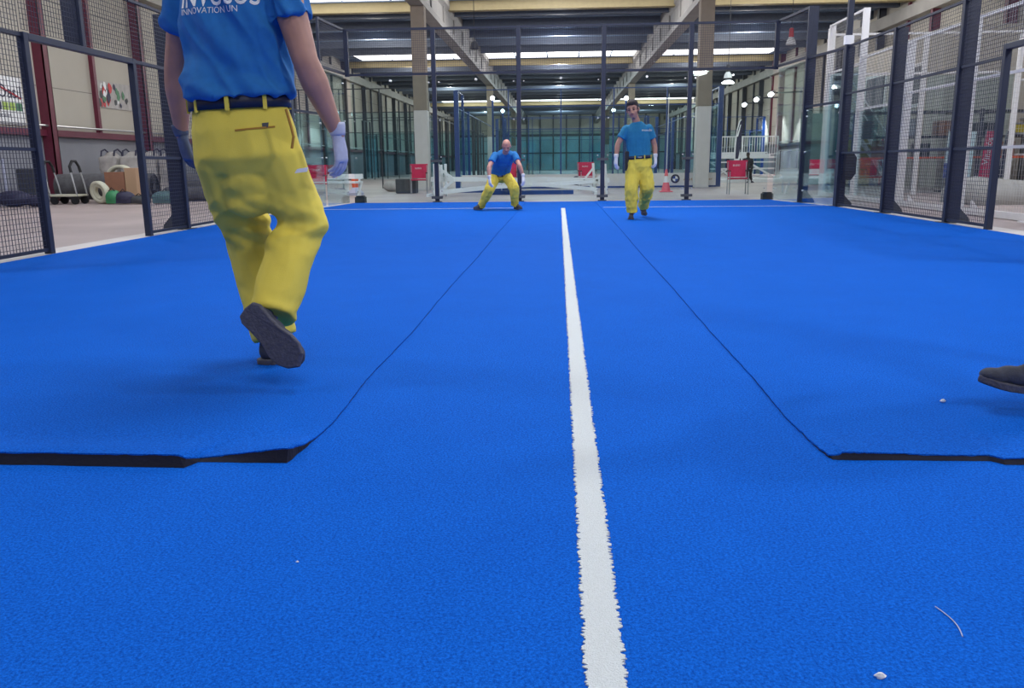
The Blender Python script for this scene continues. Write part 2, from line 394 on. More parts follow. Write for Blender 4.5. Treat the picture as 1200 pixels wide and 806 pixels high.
for i, (px, py, lab) in enumerate(((577, 115, 'upper lit lamp on the left roof beam, above the crouching man'), (589, 130, 'lower lit lamp left of centre, above the crouching man'), (734, 115, 'bright lamp beside the head of the man in a teal shirt'), (719, 129, 'small lit lamp left of the teal shirted man'))):
    Y = 44 if i % 2 == 0 else 54
    p = at(px, py, Y); t = thing('court_lamp', lab, 'lamp', (p.x, p.y, 0)); m = M['steel']
    part('pole', MB().cyl((p.x, p.y+.1, 0), (p.x, p.y+.1, p.z+.1), .05, n=8), M['bluepaint'], t)
    part('lamp_head', MB().ell(p, (.11, .08, .11)), M['lamp'], t, smooth=True)
# a black haze-free speaker and bits hung at the left beam
p = at(556, 57, 26); single('hanging_spotlight', MB().lathe(p, [(.02,.22),(.1,.18),(.13,0),(.1,-.02)], 14).cyl(p+V((0,0,.2)), (p.x, p.y, 6.6), .012, n=6), M['black'], 'small black spotlight hanging beside the left roof beam', 'spotlight')
for i, (x0, x1, py, Y, w) in enumerate(((564, 579, 13.5, 40, 'left'), (910, 922, 9.5, 40, 'right'))):
    p = at(x0, py, Y); q = at(x1, py, Y); single('tube_light', MB().bar(p, q, .12).bar((p+q)/2, ((p+q)/2).to_2d().to_3d()+V((0,0,ZR)), .02), M['cream'], 'small pale tube light under the roof, %s one near the top edge' % w, 'light')
# ============================================================ the court
SY = 2.44                                        # near end of the loose sheets
def fence_x(s, Y):                               # side fences: 11 m apart, drawing in to 10 m at the back wall
    pts = [(0, 5.5), (14.6, 5.5), (17, 5.43), (18.4, 5.17), (20.15, 4.95)] if s > 0 else [(0, 5.5), (14.6, 5.5), (17, 5.35), (18.5, 5.17), (20.15, 5.05)]
    for (a, x), (c, z) in zip(pts, pts[1:]):
        if Y <= c: return s*(x+(z-x)*(Y-a)/(c-a))
    return s*pts[-1][1]
def xl(Y): return fence_x(-1, Y)+.10-(0)
def xr(Y): return fence_x(1, Y)-.08-.22*max(0, min(1, (16-Y)/8))*0
# base sheet
b = MB(); n = 40; Ys = [-3+23.0*i/n for i in range(n+1)]
b.prism([(xl(Y), Y, .001) for Y in Ys]+[(xr(Y), Y, .001) for Y in reversed(Ys)], (0, 0, .006))
base = single('turf_sheet', b, M['turf'], 'wide blue artificial turf sheet in the middle and foreground, carrying the white line', 'artificial turf')
# pale ground kerb under the fences
for s in (-1, 1):
    b = MB()
    b.prism([(fence_x(s, Y)-s*.16, Y, 0) for Y in Ys]+[(fence_x(s, Y)+s*.30, Y, 0) for Y in reversed(Ys)], (0, 0, .005)); struct('trim_%d' % (3 if s < 0 else 4), b, M['colwhite'])
# side sheets: raised 12 mm, inner edge along the seam, near end lifted and curling
seamL = [(2.36, -.842), (2.5, -.822), (2.8, -.80), (3.4, -.818), (4.4, -.80), (6, -.812), (8, -.80), (11, -.815), (15, -.80), (20, -.80)]
seamR = [(2.36, .83), (2.5, .815), (2.8, .80), (3.4, .812), (4.4, .805), (6, .815), (8, .81), (11, .825), (15, .83), (20, .83)]
def interp(t, Y):
    for (a, x), (c, z) in zip(t, t[1:]):
        if Y <= c: return x+(z-x)*(max(Y, a)-a)/(c-a)
    return t[-1][1]
def endY(s, x):                                  # where the near edge of the loose sheet lies
    a = abs(x); j = .006*noise.noise(V((x*6, s*3, 0)))
    if s < 0:
        return (2.335 if a > 1.13 else 2.385)+.02*max(0, a-1.1)+j+(.10 if a < .86 else 0)*(1-(a-.80)/.06)*0
    return (2.455 if a < 1.32 else 2.425)+j
def lift(s, x, d):                               # height of the sheet near its end, d = distance from the end
    a = abs(x)
    if s < 0:
        h = .030*max(0, min(1, (a-1.10)/.06)) if a > 1.12 else (.002+.034*max(0, min(1, (1.12-a)/.26)) if a > .835 else .034*max(0, (a-.805)/.03))
    else: h = .012+.004*math.sin(x*9) if a > .86 else .010*max(0, (a-.80)/.06)
    return h*math.exp(-(d/.16)**2)
for s, seam in ((-1, seamL), (1, seamR)):
    nx, ny = 120, 110; top = []
    for j in range(ny+1):
        row = []
        for i in range(nx+1):
            u = (i/nx)**1.6; v = (j/ny)**3
            x_in = interp(seam, 2.4+17.58*v); x_out = (xl if s < 0 else xr)(2.4+17.58*v)
            x = x_in+(x_out-x_in)*u; y0 = endY(s, x); Y = y0+(19.98-y0)*v
            edge = .004*noise.noise(V((x*30, Y*30, 1))) if i == 0 else 0
            r = abs(x)-.80; cr = max(0, 1-r/.035) if r < .035 else 0       # rounded corner
            y2 = Y+.05*cr**2*(1 if j == 0 else math.exp(-(Y-y0)/.05))
            row.append(V((x+edge, y2, .0135+lift(s, x, Y-y0)+.0012*noise.noise(V((x*5, Y*5, 0))))))
        top.append(row)
    W = nx+1
    b = MB(); b.add([p for r_ in top for p in r_], [(j*W+i, j*W+i+1, (j+1)*W+i+1, (j+1)*W+i) if s > 0 else (j*W+i, (j+1)*W+i, (j+1)*W+i+1, j*W+i+1) for j in range(ny) for i in range(nx)])
    t = thing('turf_sheet', '%s loose blue turf sheet with a dark %s edge lying beside the centre strip' % (side[s], 'lifted' if s < 0 else 'thick'), 'artificial turf', (s*3, 11, 0))
    # pile edge: a short blue rim, then black backing below
    rim = [top[0][i] for i in range(W)][::-1]+[top[j][0] for j in range(1, ny+1)]
    k = len(b.v); m_ = len(rim)
    def rimjit(p, q): return q+V((.0, .003*noise.noise(p*80), .0))
    b.add(rim+[rimjit(p, p+V((0, .0, -.0045-.003*noise.noise(p*60)))) for p in rim], [(i, i+1, m_+i+1, m_+i) for i in range(m_-1)])
    part('turf_pile', b, M['turf'], t)
    # backing: black skirt down to the ground, its colour also the gap's shade
    b = MB(); hi = [p+V((0, .001, -.003)) for p in rim]
    lo = []
    for p in rim:
        onend = p.y < 2.62 and abs(p.x) > .83
        lo.append(V((p.x, p.y-(.018 if onend else 0)*(1 if s < 0 else .8), .0078)))
    b.add(hi+lo, [(i, i+1, m_+i+1, m_+i) for i in range(m_-1)])
    lo2 = [V((p.x+s*.2, p.y+.3, .0076)) for p in rim]
    b.add(lo+lo2, [(i, i+1, m_+i+1, m_+i) for i in range(m_-1)])
    part('backing', b, M['backing'], t, label='black backing and painted shade of the gap along the cut edges')
# white centre line with ragged fibres, and the far service line
def ragged(pts_l, pts_r, z0, z1):
    b = MB(); b.prism([(x, y, z0) for x, y in pts_l]+[(x, y, z0) for x, y in reversed(pts_r)], (0, 0, z1-z0)); return b
cx0 = lambda Y: .083-.0009*(Y-1.2)
L, Rr = [], []; Y = .2; rnd = random.Random(3)
while Y < 17.0:
    a = .0028+.0006*min(3, Y/4)
    L.append((cx0(Y)-.036+rnd.uniform(-a, a)*2.1, Y)); Rr.append((cx0(Y)+.036+rnd.uniform(-a, a)*2.1, Y)); Y += .0026*(1+Y*.35)
t = single('court_line', ragged(L, Rr, .0065, .0095), M['line'], 'long white centre line running up the blue turf', 'court line')
for xa, xb, lab in ((fence_x(-1, 17)+.2, -.86, 'left'), (.88, fence_x(1, 17)-.2, 'right')):
    A, B = [], []; x = xa
    while x < xb: A.append((x, 17.0+rnd.uniform(-.006, .006))); B.append((x, 17.055+rnd.uniform(-.006, .006))); x += .05
    single('court_line', ragged(A, B, .015, .0175), M['line'], 'thin white cross line at the far end, %s part' % lab, 'court line')
# ------------------------------------------------------------ fences
def wires(b, p, q, z0, z1, step=.05, w=.0046, stepz=None):
    p = V(p); q = V(q); L = (q-p).length; d = (q-p)/L; n = max(1, round(L/step))
    for i in range(n+1): a = p+d*(L*i/n); b.bar((a.x, a.y, z0), (a.x, a.y, z1), w)
    stepz = stepz or step
    n = max(1, round((z1-z0)/stepz)); nn = V((-d.y, d.x, 0))*.004
    for i in range(n+1): z = z0+(z1-z0)*i/n; b.bar(V((p.x, p.y, z))+nn, V((q.x, q.y, z))+nn, w)
def panel(parent, p, q, z0, z1, m, mw, step=.05, w=.0042, fw=.03, mid=True):
    p = V(p); q = V(q)
    b = MB(); wires(b, p, q, z0, z1, step, w); part('mesh_panel', b, mw, parent)
    for z in (z0, z1): part('rail', MB().bar((p.x, p.y, z), (q.x, q.y, z), fw, fw), m, parent)
def post(parent, x, y, z1, m, out=None, w=.08, d=.06, foot=.26, plate=True, z0=0.):
    """upright with an outward buttress plate, a base plate and a round bracket"""
    b = MB().box(x-w/2, x+w/2, y-d/2, y+d/2, z0, z1)
    pp = part('post', b, m, parent, bevel=.006)
    if out is not None:
        o = V(out); b = MB(); a = V((x, y, 0))+o*.04; c = a+o*foot
        n = V((-o.y, o.x, 0))*.03
        b.prism([a-n+V((0,0,z0)), a+n+V((0,0,z0)), c+n+V((0,0,z0)), c-n+V((0,0,z0))], (0, 0, z1-z0))
        part('buttress', b, m, pp)
        if z0 < .1:
            k_ = V((x, y, 0))+o*(.04+foot); part('foot_gusset', MB().prism([k_-n*.6, k_-n*.6+o*.16, k_-n*.6+o*.14+V((0,0,.07)), k_-n*.6+V((0,0,.22))], n*1.2), M['dgrey'], pp)
    if plate: part('base_plate', MB().box(x-.11, x+.11, y-.09, y+.09, .004, .02), M['dgrey'], pp)
    return pp
def pane(parent, p, q, z0, z1, m, th=.012, clips=True):
    p = V(p); q = V(q); b = MB(); b.bar((p.x, p.y, (z0+z1)/2), (q.x, q.y, (z0+z1)/2), th, z1-z0); 
    g_ = part('glass_pane', b, m, parent)
    if clips:
        d = (q-p).normalized(); nn = V((d.y, -d.x, 0))
        for e, dd in ((p, .06), (q, -.06)):
            for z in (z0+.25, z0+1.05, z0+1.9, z1-.15):
                c = e+d*dd; c = V((c.x, c.y, z)); part('clip', MB().cyl(c-nn*.012, c+nn*.012, .016, n=10), M['bolt'], g_)
navy, nwire = M['navy'], M['navyd']
# back wall: 3 m of glass with a metre of mesh above
YB0 = 20.15
t = thing('court_fence', 'back fence of the blue court, glass below and dark mesh above', 'fence', (0, YB0, 0))
xs = [-5.0, -2.95, -.96, 1.01, 3.0, 4.93]
for i, x in enumerate(xs):
    b = MB().box(x-.05, x+.05, YB0-.04, YB0+.04, 2.94 if i in (0, 5) else 0, 4.0); pp = part('post', b, navy, t, bevel=.006)
    if 0 < i < 5:
        for z in (.12, .98): part('bracket', MB().box(x-.13, x+.13, YB0-.07, YB0+.06, z-.03, z+.03), M['dgrey'], pp)
        part('base_plate', MB().box(x-.1, x+.1, YB0-.08, YB0+.08, 0, .03), M['dgrey'], pp)
for i in range(5):
    a, c = xs[i]+.06, xs[i+1]-.06
    pane(t, (a, YB0-.02, 0), (c, YB0-.02, 0), .02, 2.93, M['glass'])
    b = MB(); wires(b, (a, YB0, 0), (c, YB0, 0), 3.02, 3.97); part('mesh_panel', b, nwire, t)
    b = MB().box(xs[i]+.05, xs[i+1]-.05, YB0-.025, YB0+.025, 3.95, 4.0); part('rail', b, navy, t)
    b = MB().box(xs[i]+.05, xs[i+1]-.05, YB0-.025, YB0+.025, 2.95, 3.0); part('rail', b, navy, t)
    # bright stud in the middle of each bay
    part('stud', MB().cyl(((a+c)/2, YB0-.06, 2.83), ((a+c)/2, YB0+.03, 2.83), .028, n=12), M['bolt'], t)
for x, lab in ((-4.88, 'left'), (4.94, 'right')):
    single('rubber_block', MB().box(x-.12, x+.12, YB0+.12, YB0+.35, 0, .14).box(x-.09, x+.09, YB0+.14, YB0+.33, .139, .17), M['black'], 'small black block on the floor at the far %s corner of the turf' % lab, 'block')
# left side
def P(s, Y): return V((fence_x(s, Y), Y, 0))
for s in (-1, 1):
    lab = {-1: 'left navy side fence of the blue court with an open gateway', 1: 'right navy side fence of the blue court with deep upright posts'}[s]
    t = thing('court_fence', lab, 'fence', (s*5.5, 11, 0)); out = V((s, 0, 0))
    O = 8.66 if s < 0 else 8.7                    # gateway from O to G
    G = 10.88 if s < 0 else 11.05
    # glass corner bays
    Y1, Y2 = 18.45, 16.9
    FT = .17 if s < 0 else .13
    post(t, P(s, Y1).x, Y1, 4.0, navy, out if s > 0 else None, w=.08 if s > 0 else .05, d=.08 if s > 0 else .05, foot=.12, plate=s > 0, z0=0. if s > 0 else 1.96); post(t, P(s, Y2).x, Y2, 3.0, navy, out, d=.08, foot=.12)
    pane(t, P(s, 20.0), P(s, Y1+.06), .02, 2.93, M['glass']); pane(t, P(s, Y1-.06), P(s, Y2+.06), .02, 1.95, M['glass'])
    b = MB(); wires(b, P(s, 20.1), P(s, Y1+.05), 3.02, 3.97); part('mesh_panel', b, nwire, t)
    for z in (3.0, 3.98): part('rail', MB().bar(P(s, 20.1)+V((0,0,z)), P(s, Y1)+V((0,0,z)), .05), navy, t)
    b = MB(); wires(b, P(s, Y1-.05), P(s, Y2+.05), 2.02, 2.97); part('mesh_panel', b, nwire, t)
    for z in (2.0, 2.98): part('rail', MB().bar(P(s, Y1)+V((0,0,z)), P(s, Y2)+V((0,0,z)), .045), navy, t)
    # mesh bays down to the gateway
    cuts = [Y2, 14.62, 12.25, G] if s > 0 else [Y2, 14.3, 12.05, G]
    for i in range(3):
        a, c = cuts[i], cuts[i+1]; pa, pc = P(s, a-.05), P(s, c+.04)
        b = MB(); wires(b, pa, pc, .05, 2.97); part('mesh_panel', b, nwire, t)
        for z in (.05, 1.03, 2.12, 2.99) if s > 0 else (.05, 1.03, 2.24, 2.99): part('rail', MB().bar(pa+V((0,0,z)), pc+V((0,0,z)), .04, .035), navy, t)
        if i < 2: post(t, P(s, c).x, c, 3.0, navy, out, d=.08, foot=FT)
    # gateway frame
    part('gate_frame', MB().box(s*5.5-.04, s*5.5+.04, G-.04, G+.04, 0, 2.27), navy, t, bevel=.006)
    part('gate_frame', MB().box(s*5.5-.04, s*5.5+.04, O-.04, O+.04, 0, 2.27), navy, t, bevel=.006)
    part('gate_frame', MB().box(s*5.5-.04, s*5.5+.04, O+.04, G-.04, 2.20, 2.27), navy, t, bevel=.006)
    # mesh above the gateway and short post
    b = MB(); wires(b, (s*5.5, O, 0), (s*5.5, G, 0), 2.30, 2.97); part('mesh_panel', b, nwire, t)
    part('rail', MB().bar((s*5.5, O, 2.99), (s*5.5, G, 2.99), .04), navy, t)
    if s < 0: post(t, s*5.5, 9.76, 3.0, navy, out, w=.07, d=.07, z0=2.27, plate=False, foot=.14)
    # bays on the near side of the gateway
    b = MB(); wires(b, (s*5.5, O-.05, 0), (s*5.5, O-2.1, 0), .05, 2.97); part('mesh_panel', b, nwire, t)
    for z in (.05, 1.10, 2.24, 2.99): part('rail', MB().bar((s*5.5, O, z), (s*5.5, O-2.1, z), .035), navy, t)
    post(t, s*5.5, O-2.1, 3.0, navy, out, d=.08)
# tall slim lamp poles rising from the side fences
for s in (-1, 1):
    x = fence_x(s, 17.0)+s*.0; y = 16.9-.12
    t = thing('lamp_pole', 'tall dark lamp pole rising above the %s fence of the court' % side[s], 'pole', (x, y, 0))
    part('pole', MB().box(x-.05, x+.05, y-.05, y+.05, 0, 5.9), navy, t, bevel=.006)
    part('joint_sleeve', MB().box(x-.075, x+.075, y-.075, y+.06, 3.02, 3.18), M['whitep'] if s > 0 else navy, t)
    part('lamp_head', MB().box(x-.2, x+.2, y-.12, y+.16, 5.9, 6.0), M['dgrey'], t)
# junction box shape on the right fence post
single('control_box', MB().prism([(fence_x(1, 16.9)+.05+x_, 16.72, z_) for x_, z_ in ((0, .52), (.12, .52), (.2, .64), (.2, .94), (.13, 1.04), (0, 1.04))], (0, -.12, 0)), M['black'], 'black box fixed low on the right fence post at the glass bay', 'box')
# litter on the turf
def crumb(x, y, z, k, label):
    b = MB(); rnd = random.Random(k); p = V((x, y, z))
    b.loft([[p+V((math.cos(a*PI/4)*r*rnd.uniform(.7, 1.2), math.sin(a*PI/4)*r*.6*rnd.uniform(.7, 1.2), h)) for a in range(8)] for r, h in ((.004*k, .0), (.0055*k, .002*k), (.002*k, .005*k))])
    single('paper_scrap', b, M['white'], label, 'paper scrap', bevel=0)
crumb(1.425, 3.05, .016, 2.1, 'small white crumpled scrap on the turf near the dark shoe')
crumb(.565, 1.335, .0075, 1.9, 'tiny white crumpled scrap at the lower edge of the picture, right of the line')
crumb(-.603, 1.727, .0075, .7, 'tiny pale speck lying on the turf in the lower left')
p = [V((.765+.012*math.sin(a*1.3), 1.58-.05*a, .009)) for a in np.linspace(0, 2.2, 12)]
single('loose_thread', MB().tube(p, .0012, 5), M['glove'], 'thin pale curved thread lying on the turf at the lower right', 'thread')
# ============================================================ beyond the court
whp = M['whitep']
# white neighbouring fence on the right, plane x = 6.7
t = thing('court_fence', 'white mesh fence of the neighbouring court standing beyond the right navy fence', 'fence', (6.7, 17, 0))
X = 6.7
for y, z, w in ((22.0, 4.15, .17), (19.7, 4.15, .17), (17.1, 3.12, .20), (14.5, 3.12, .10), (12.2, 3.12, .10)):
    pp = part('post', MB().box(X-.05, X+.03+w*.35, y-.04, y+.04, 0, z), whp, t, bevel=.006)
    part('base_plate', MB().box(X-.16, X+.36, y-.14, y+.14, 0, .02), whp, pp)
    part('bracket', MB().prism([(X+.2, y-.03, .02), (X+.36, y-.03, .02), (X+.2, y-.03, .22)], (0, .06, 0)), whp, pp)
def wbay(y0, y1, z0, z1, rails):
    b = MB(); wires(b, (X, y0, 0), (X, y1, 0), z0, z1, .075, .0030); part('mesh_panel', b, M['whitewire'], t)
    for z in rails: part('rail', MB().bar((X, y0, z), (X, y1, z), .045), whp, t)
wbay(22.0, 19.7, 3.0, 4.15, (3.0, 4.13)); pane(t, (X, 21.9, 0), (X, 19.8, 0), .05, 2.95, M['glassfar'], clips=False)
wbay(19.6, 17.2, 2.0, 3.1, (2.0, 3.1)); pane(t, (X, 19.6, 0), (X, 17.3, 0), .05, 1.95, M['glass'], clips=False)
for a, c in ((17.0, 14.6), (14.4, 12.3), (12.1, 9.6)): wbay(a, c, .06, 3.1, (.06, 1.06, 2.14, 3.1))
part('rail', MB().bar((X, 22, .06), (X, 9, .06), .07, .1), whp, t)
# its far side, with posts and rails seen through the mesh
t = thing('court_fence', 'far side of the white neighbouring court, seen through the mesh on the right', 'fence', (11.5, 20, 0))
X = 13.3
for y in (26, 23.8, 21.4): part('post', MB().box(X-.05, X+.05, y-.05, y+.05, 0, 3.1), whp, t, bevel=.006)
for z in (.06, 1.0, 3.1): part('rail', MB().bar((X, 26, z), (X, 17, z), .05), whp, t)
t2 = thing('court_fence', 'white end frame and glass wall of the neighbouring court, beyond the right fence', 'fence', (9, 22.05, 0))
for x in (6.75, 9.1, 11.4): part('post', MB().box(x-.05, x+.05, 22.2, 22.3, 0, 4.1 if x < 7 else 3.9), whp, t2, bevel=.006)
for z in (3.0, 3.95): part('rail', MB().bar((6.8, 22.25, z), (11.4, 22.25, z), .05), whp, t2)
pane(t2, (6.9, 22.25, 0), (9.0, 22.25, 0), .05, 2.95, M['glassfar'], clips=False); pane(t2, (9.2, 22.25, 0), (11.3, 22.25, 0), .05, 2.95, M['glassfar'], clips=False)
# courts farther down the hall (blue frames, tinted glass)
def far_court(x0, x1, y0, y1, z, label, m=M['bluepaint'], gz=2.9, n=5, mesh=False):
    t = thing('court_fence', label, 'fence', ((x0+x1)/2, y0, 0))
    for y in (y0, y1):
        for i in range(n+1):
            x = x0+(x1-x0)*i/n; w = .085 if i in (0, n) else .022
            part('post', MB().box(x-w, x+w, y-w, y+w, 0, z), m, t)
        pane(t, (x0, y, 0), (x1, y, 0), .42 if y == y0 else .02, gz, M['glassfar'], clips=False)
        part('rail', MB().bar((x0, y, z), (x1, y, z), .035), m, t); part('rail', MB().bar((x0, y, gz), (x1, y, gz), .03), m, t)
    for x in (x0, x1):
        for y in (y0+2, y0+4): part('post', MB().box(x-.05, x+.05, y-.05, y+.05, 0, z if y < y0+3 else 3), m, t)
        pane(t, (x, y0, 0), (x, y0+4, 0), .02, gz, M['glassfar'], clips=False)
        part('rail', MB().bar((x, y0, z), (x, y0+2, z), .035), m, t); part('rail', MB().bar((x, y0, gz), (x, y1, gz), .03), m, t)
    return t
far_court(-3.75, 5.72, 31, 51, 3.5, 'blue framed glass court straight ahead, beyond the back fence')
far_court(-3.6, 5.6, 55, 75, 3.78, 'next blue framed glass court down the hall, behind the first')
far_court(-13.3, -5.4, 33, 53, 3.78, 'dark framed glass court on the left, beyond the left column', M['darkcol'])
far_court(-13.0, -5.4, 56, 76, 3.78, 'dark framed glass court on the far left, behind the nearer one', M['darkcol'])
far_court(7.6, 13.6, 58, 76, 3.78, 'blue framed glass court at the far right of the hall', M['bluepaint'])
# dark mesh frame on the left, seen between fence and walking man
t = thing('court_fence', 'dark mesh fence section on the left, behind the bulk bags and the walking man', 'fence', (-12, 31, 0))
for x in (-13.2, -11.9): part('post', MB().box(x-.05, x+.05, 30.95, 31.05, 0, 3.5), M['darkcol'], t)
for z in (3.5, 2.7, 1.4): part('rail', MB().bar((-13.2, 31, z), (-10.5, 31, z), .06), M['darkcol'], t)
b = MB(); wires(b, (-13.2, 31, 0), (-10.5, 31, 0), .1, 3.5, .1, .006); part('mesh_panel', b, M['darkcol'], t)
# advert board along the foot of the court ahead
def board(name_lab, x0, x1, y, z0, z1):
    t = thing('advert_board', name_lab, 'advert board', ((x0+x1)/2, y, 0))
    part('panel', MB().box(x0, x1, y-.03, y+.03, z0, z1), M['board'], t)
    part('foot_rail', MB().box(x0, x1, y-.06, y+.06, 0, z0), M['bluepaint'], t)
    return t
def roundel(parent, x, y, z, r):
    t = part('roundel', MB().cyl((x, y, z), (x, y-.02, z), r, n=32), M['ink'], parent, label='round black ringed emblem with blue and white quarters')
    for k in range(4):
        b = MB(); a0 = k*PI/2; pts = [V((x, y-.021, z))]+[V((x+math.cos(a0+a*PI/12)*r*.60, y-.021, z+math.sin(a0+a*PI/12)*r*.60)) for a in range(7)]
        b.prism(pts, (0, -.006, 0)); part('quarter', b, M['inkblue'] if k % 2 else M['white'], t)
def lettering(parent, txt, x, y, z, size, m, xs=1.3):
    b, w = text_mb(txt, (x, y, z), (1, 0, 0), (0, 0, 1), size, xs=xs); part('lettering', b, m, parent); return w
t = board('long white advert board with a round emblem along the foot of the court ahead', -3.6, 5.62, 30.85, .06, .50)
roundel(t, 4.17, 30.82, .30, .16); lettering(t, 'Automotor', 4.46, 30.81, .24, .15, M['gold'], 1.5)
roundel(t, .60, 30.82, .27, .16); lettering(t, 'Automotor', .86, 30.81, .24, .13, M['ink'], 1.3)
t = board('white advert board with a round emblem at the right, beyond the black standing person', 9.9, 12.9, 38.4, .10, .56)
roundel(t, 10.95, 38.36, .34, .17); lettering(t, 'Automotor', 11.3, 38.36, .27, .18, M['ink'], 1.6)
single('low_platform', MB().box(6.6, 12.6, 36.6, 38.2, 0, .14), whp, 'low white platform on the floor below the white grandstand', 'platform')
# white steel frame lying on the floor behind the back fence
t = thing('steel_frame', 'long white steel beam frame with triangular ends lying on the floor behind the back fence', 'steel frame', (-1, 25, 0))
def e3(px, py, Y): return at(px, py, Y)
for (a, c, Y) in (((509, 192), (510, 232), 24.2), ((513.5, 192), (515, 233), 24.0), ((517, 193), (519, 232), 24.6), ((522, 192), (523, 230), 24.3)):
    p, q = e3(*a, Y), e3(*c, Y); q.z = .0; q.x = p.x; part('upright', MB().bar(p, q, .07), whp, t)
part('brace', MB().bar(e3(514, 197, 24.1), e3(532, 210, 24.1), .07), whp, t)
part('brace', MB().bar(e3(514, 226, 24.1), e3(532, 211, 24.1), .07), whp, t)
p, q = e3(526, 209, 24.1), e3(700, 219, 25.4)
part('beam', MB().bar(e3(505, 210, 24.3), e3(560, 210, 24.6), .13).bar(e3(560, 210, 24.6), e3(700, 222, 25.0), .10), whp, t)
part('beam', MB().bar(e3(508, 226, 24.0), e3(580, 219, 24.6), .12).bar(e3(580, 219, 24.6), e3(712, 212, 25.2), .10), whp, t)
part('beam', MB().bar(e3(575, 213, 25.4), e3(640, 210, 26.2), .16).bar(e3(640, 210, 26.2), e3(714, 211, 26.4), .14), whp, t)
for (a, c, Y) in (((695, 191), (697, 224), 25.2), ((709, 192), (711, 226), 25.0)):
    p, q = e3(*a, Y), e3(*c, Y); q.z = 0; part('upright', MB().bar(p, q, .07), whp, t)
for (a, c) in (((695, 197), (684, 211)), ((684, 211), (697, 222)), ((709, 199), (699, 211)), ((699, 211), (711, 224)), ((684, 211), (711, 211))):
    part('brace', MB().bar(e3(*a, 25.1), e3(*c, 25.1), .055), whp, t)
part('foot_bar', MB().bar((e3(505, 230, 24.2).x, 23.6, .04), (e3(505, 230, 24.2).x, 25.2, .04), .08).bar((e3(697, 224, 25.2).x, 24.4, .04), (e3(697, 224, 25.2).x, 26, .04), .08), whp, t)
for i, (x0, x1, py, Y, lab) in enumerate(((566, 672, 225.5, 24.9, 'nearer'), (534, 600, 219, 27, 'farther'))):
    p, q = at(x0, py, Y), at(x1, py, Y); p.z = q.z = .06; single('steel_beam', MB().bar(p, q, .12, .12), M['bluepaint'], 'dark blue steel beam lying on the floor under the white frame, %s one' % lab, 'steel beam')
# red canvas chairs: prototype at the origin, then copies
def chair(label):
    t = thing('folding_chair', label, 'chair', (0,0,0), 'red canvas chairs around the courts')
    b = MB()
    for x in (-.25, .25):
        part('leg', MB().tube([(x, -.2, 0), (x, -.2, .62)], .014, 8), M['steel'], t); part('leg', MB().tube([(x, .22, 0), (x, .24, .88)], .014, 8), M['steel'], t)
        part('armrest', MB().bar((x, -.24, .64), (x, .24, .64), .05, .025), M['black'], t)
    part('seat', MB().prism([(-.25, -.2, .43), (.25, -.2, .43), (.25, .22, .40), (-.25, .22, .40)], (0, 0, .025)), M['red'], t)
    bk = part('backrest', MB().prism([(-.26, .225, .47), (.26, .225, .47), (.28, .24, .92), (-.28, .24, .92)], (0, .02, 0)), M['red'], t)
    b, w = text_mb('BUDO', (-.12, .222, .76), (1, 0, 0), (0, 0, 1), .07); part('lettering', b, M['white'], bk)
    return t
c0 = chair('red canvas chair standing in front of the left column'); 
def put(o, px, py, Y, rz): p = at(px, py, Y); o.location = (p.x, Y, 0); o.rotation_euler = (0, 0, rz)
put(c0, 491, 215, 26.5, .1)
for px, Y, rz, lab, sc in ((864.5, 23.6, -.05, 'red canvas chair on thin legs in front of the white grandstand', 1), (597, 26.6, .1, 'red canvas chair half hidden behind the crouching man', 1), (688, 28.0, .2, 'red canvas chair behind the triangular end of the white frame', 1), (371, 22.5, .1, 'dark red chair seen through glass beside the walking man', 1), (951, 25, -.1, 'red canvas chair behind the glass at the far right corner', 1), (976, 25.5, -.2, 'second red chair behind the glass, beside the white post', 1)):
    put(dup(c0, (0,0,0), 0, lab), px, 215, Y, rz)
# cones, bins, crates
def cone(px, Y, label, m, h=.68, r=.14, pole=0):
    p = at(px, 215, Y); p.z = 0; t = thing('traffic_cone', label, 'traffic cone', p)
    part('base', MB().box(p.x-r*1.35, p.x+r*1.35, p.y-r*1.35, p.y+r*1.35, 0, .035), m, t, bevel=.01)
    part('cone_body', MB().lathe(p, [(r,.035),(r*.62,h*.42)], 24), m, t, auto=True)
    part('stripe', MB().lathe(p, [(r*.625,h*.42),(r*.42,h*.7)], 24), M['whitep'], t, auto=True)
    part('cone_tip', MB().lathe(p, [(r*.42,h*.7),(r*.2,h)], 24), m, t, auto=True)
    return p
p = cone(780.5, 26, 'faded orange traffic cone with a white band, left of the right column', M['conepink'])
single('thin_pole', MB().cyl((p.x, p.y, .62), (p.x+.02, p.y, 2.9), .009, n=8), M['whitep'], 'thin white pole standing in the traffic cone', 'pole')
p = at(416, 215, 25.5); t = thing('barrier_post', 'bright orange barrier post just below the walking man\'s right hand', 'barrier post', (p.x, p.y, 0))
part('sleeve', MB().lathe((p.x, p.y, 0), [(.09,.22),(.11,.5),(.09,.62),(.05,.64)], 16), M['orange'], t, auto=True)
part('foot', MB().lathe((p.x, p.y, 0), [(.24,0),(.26,.08),(.12,.2),(.09,.24)], 20), M['glove'], t, auto=True)
p = at(477, 218, 27); b = MB().prism([(p.x-.34, p.y-.2, 0), (p.x+.32, p.y-.2, 0), (p.x+.32, p.y+.3, 0), (p.x-.34, p.y+.3, 0)], (0, 0, .46))
single('storage_bin', b, M['dgrey'], 'dark grey bin on the floor left of the red chair and left column', 'bin', bevel=.03)
p = at(462, 216, 29); t = None
single('rubble_sack', MB().ell((p.x, p.y, .17), (.4, .3, .2)), M['bag'], 'pale sack slumped beside the dark grey bin', 'sack', smooth=True)
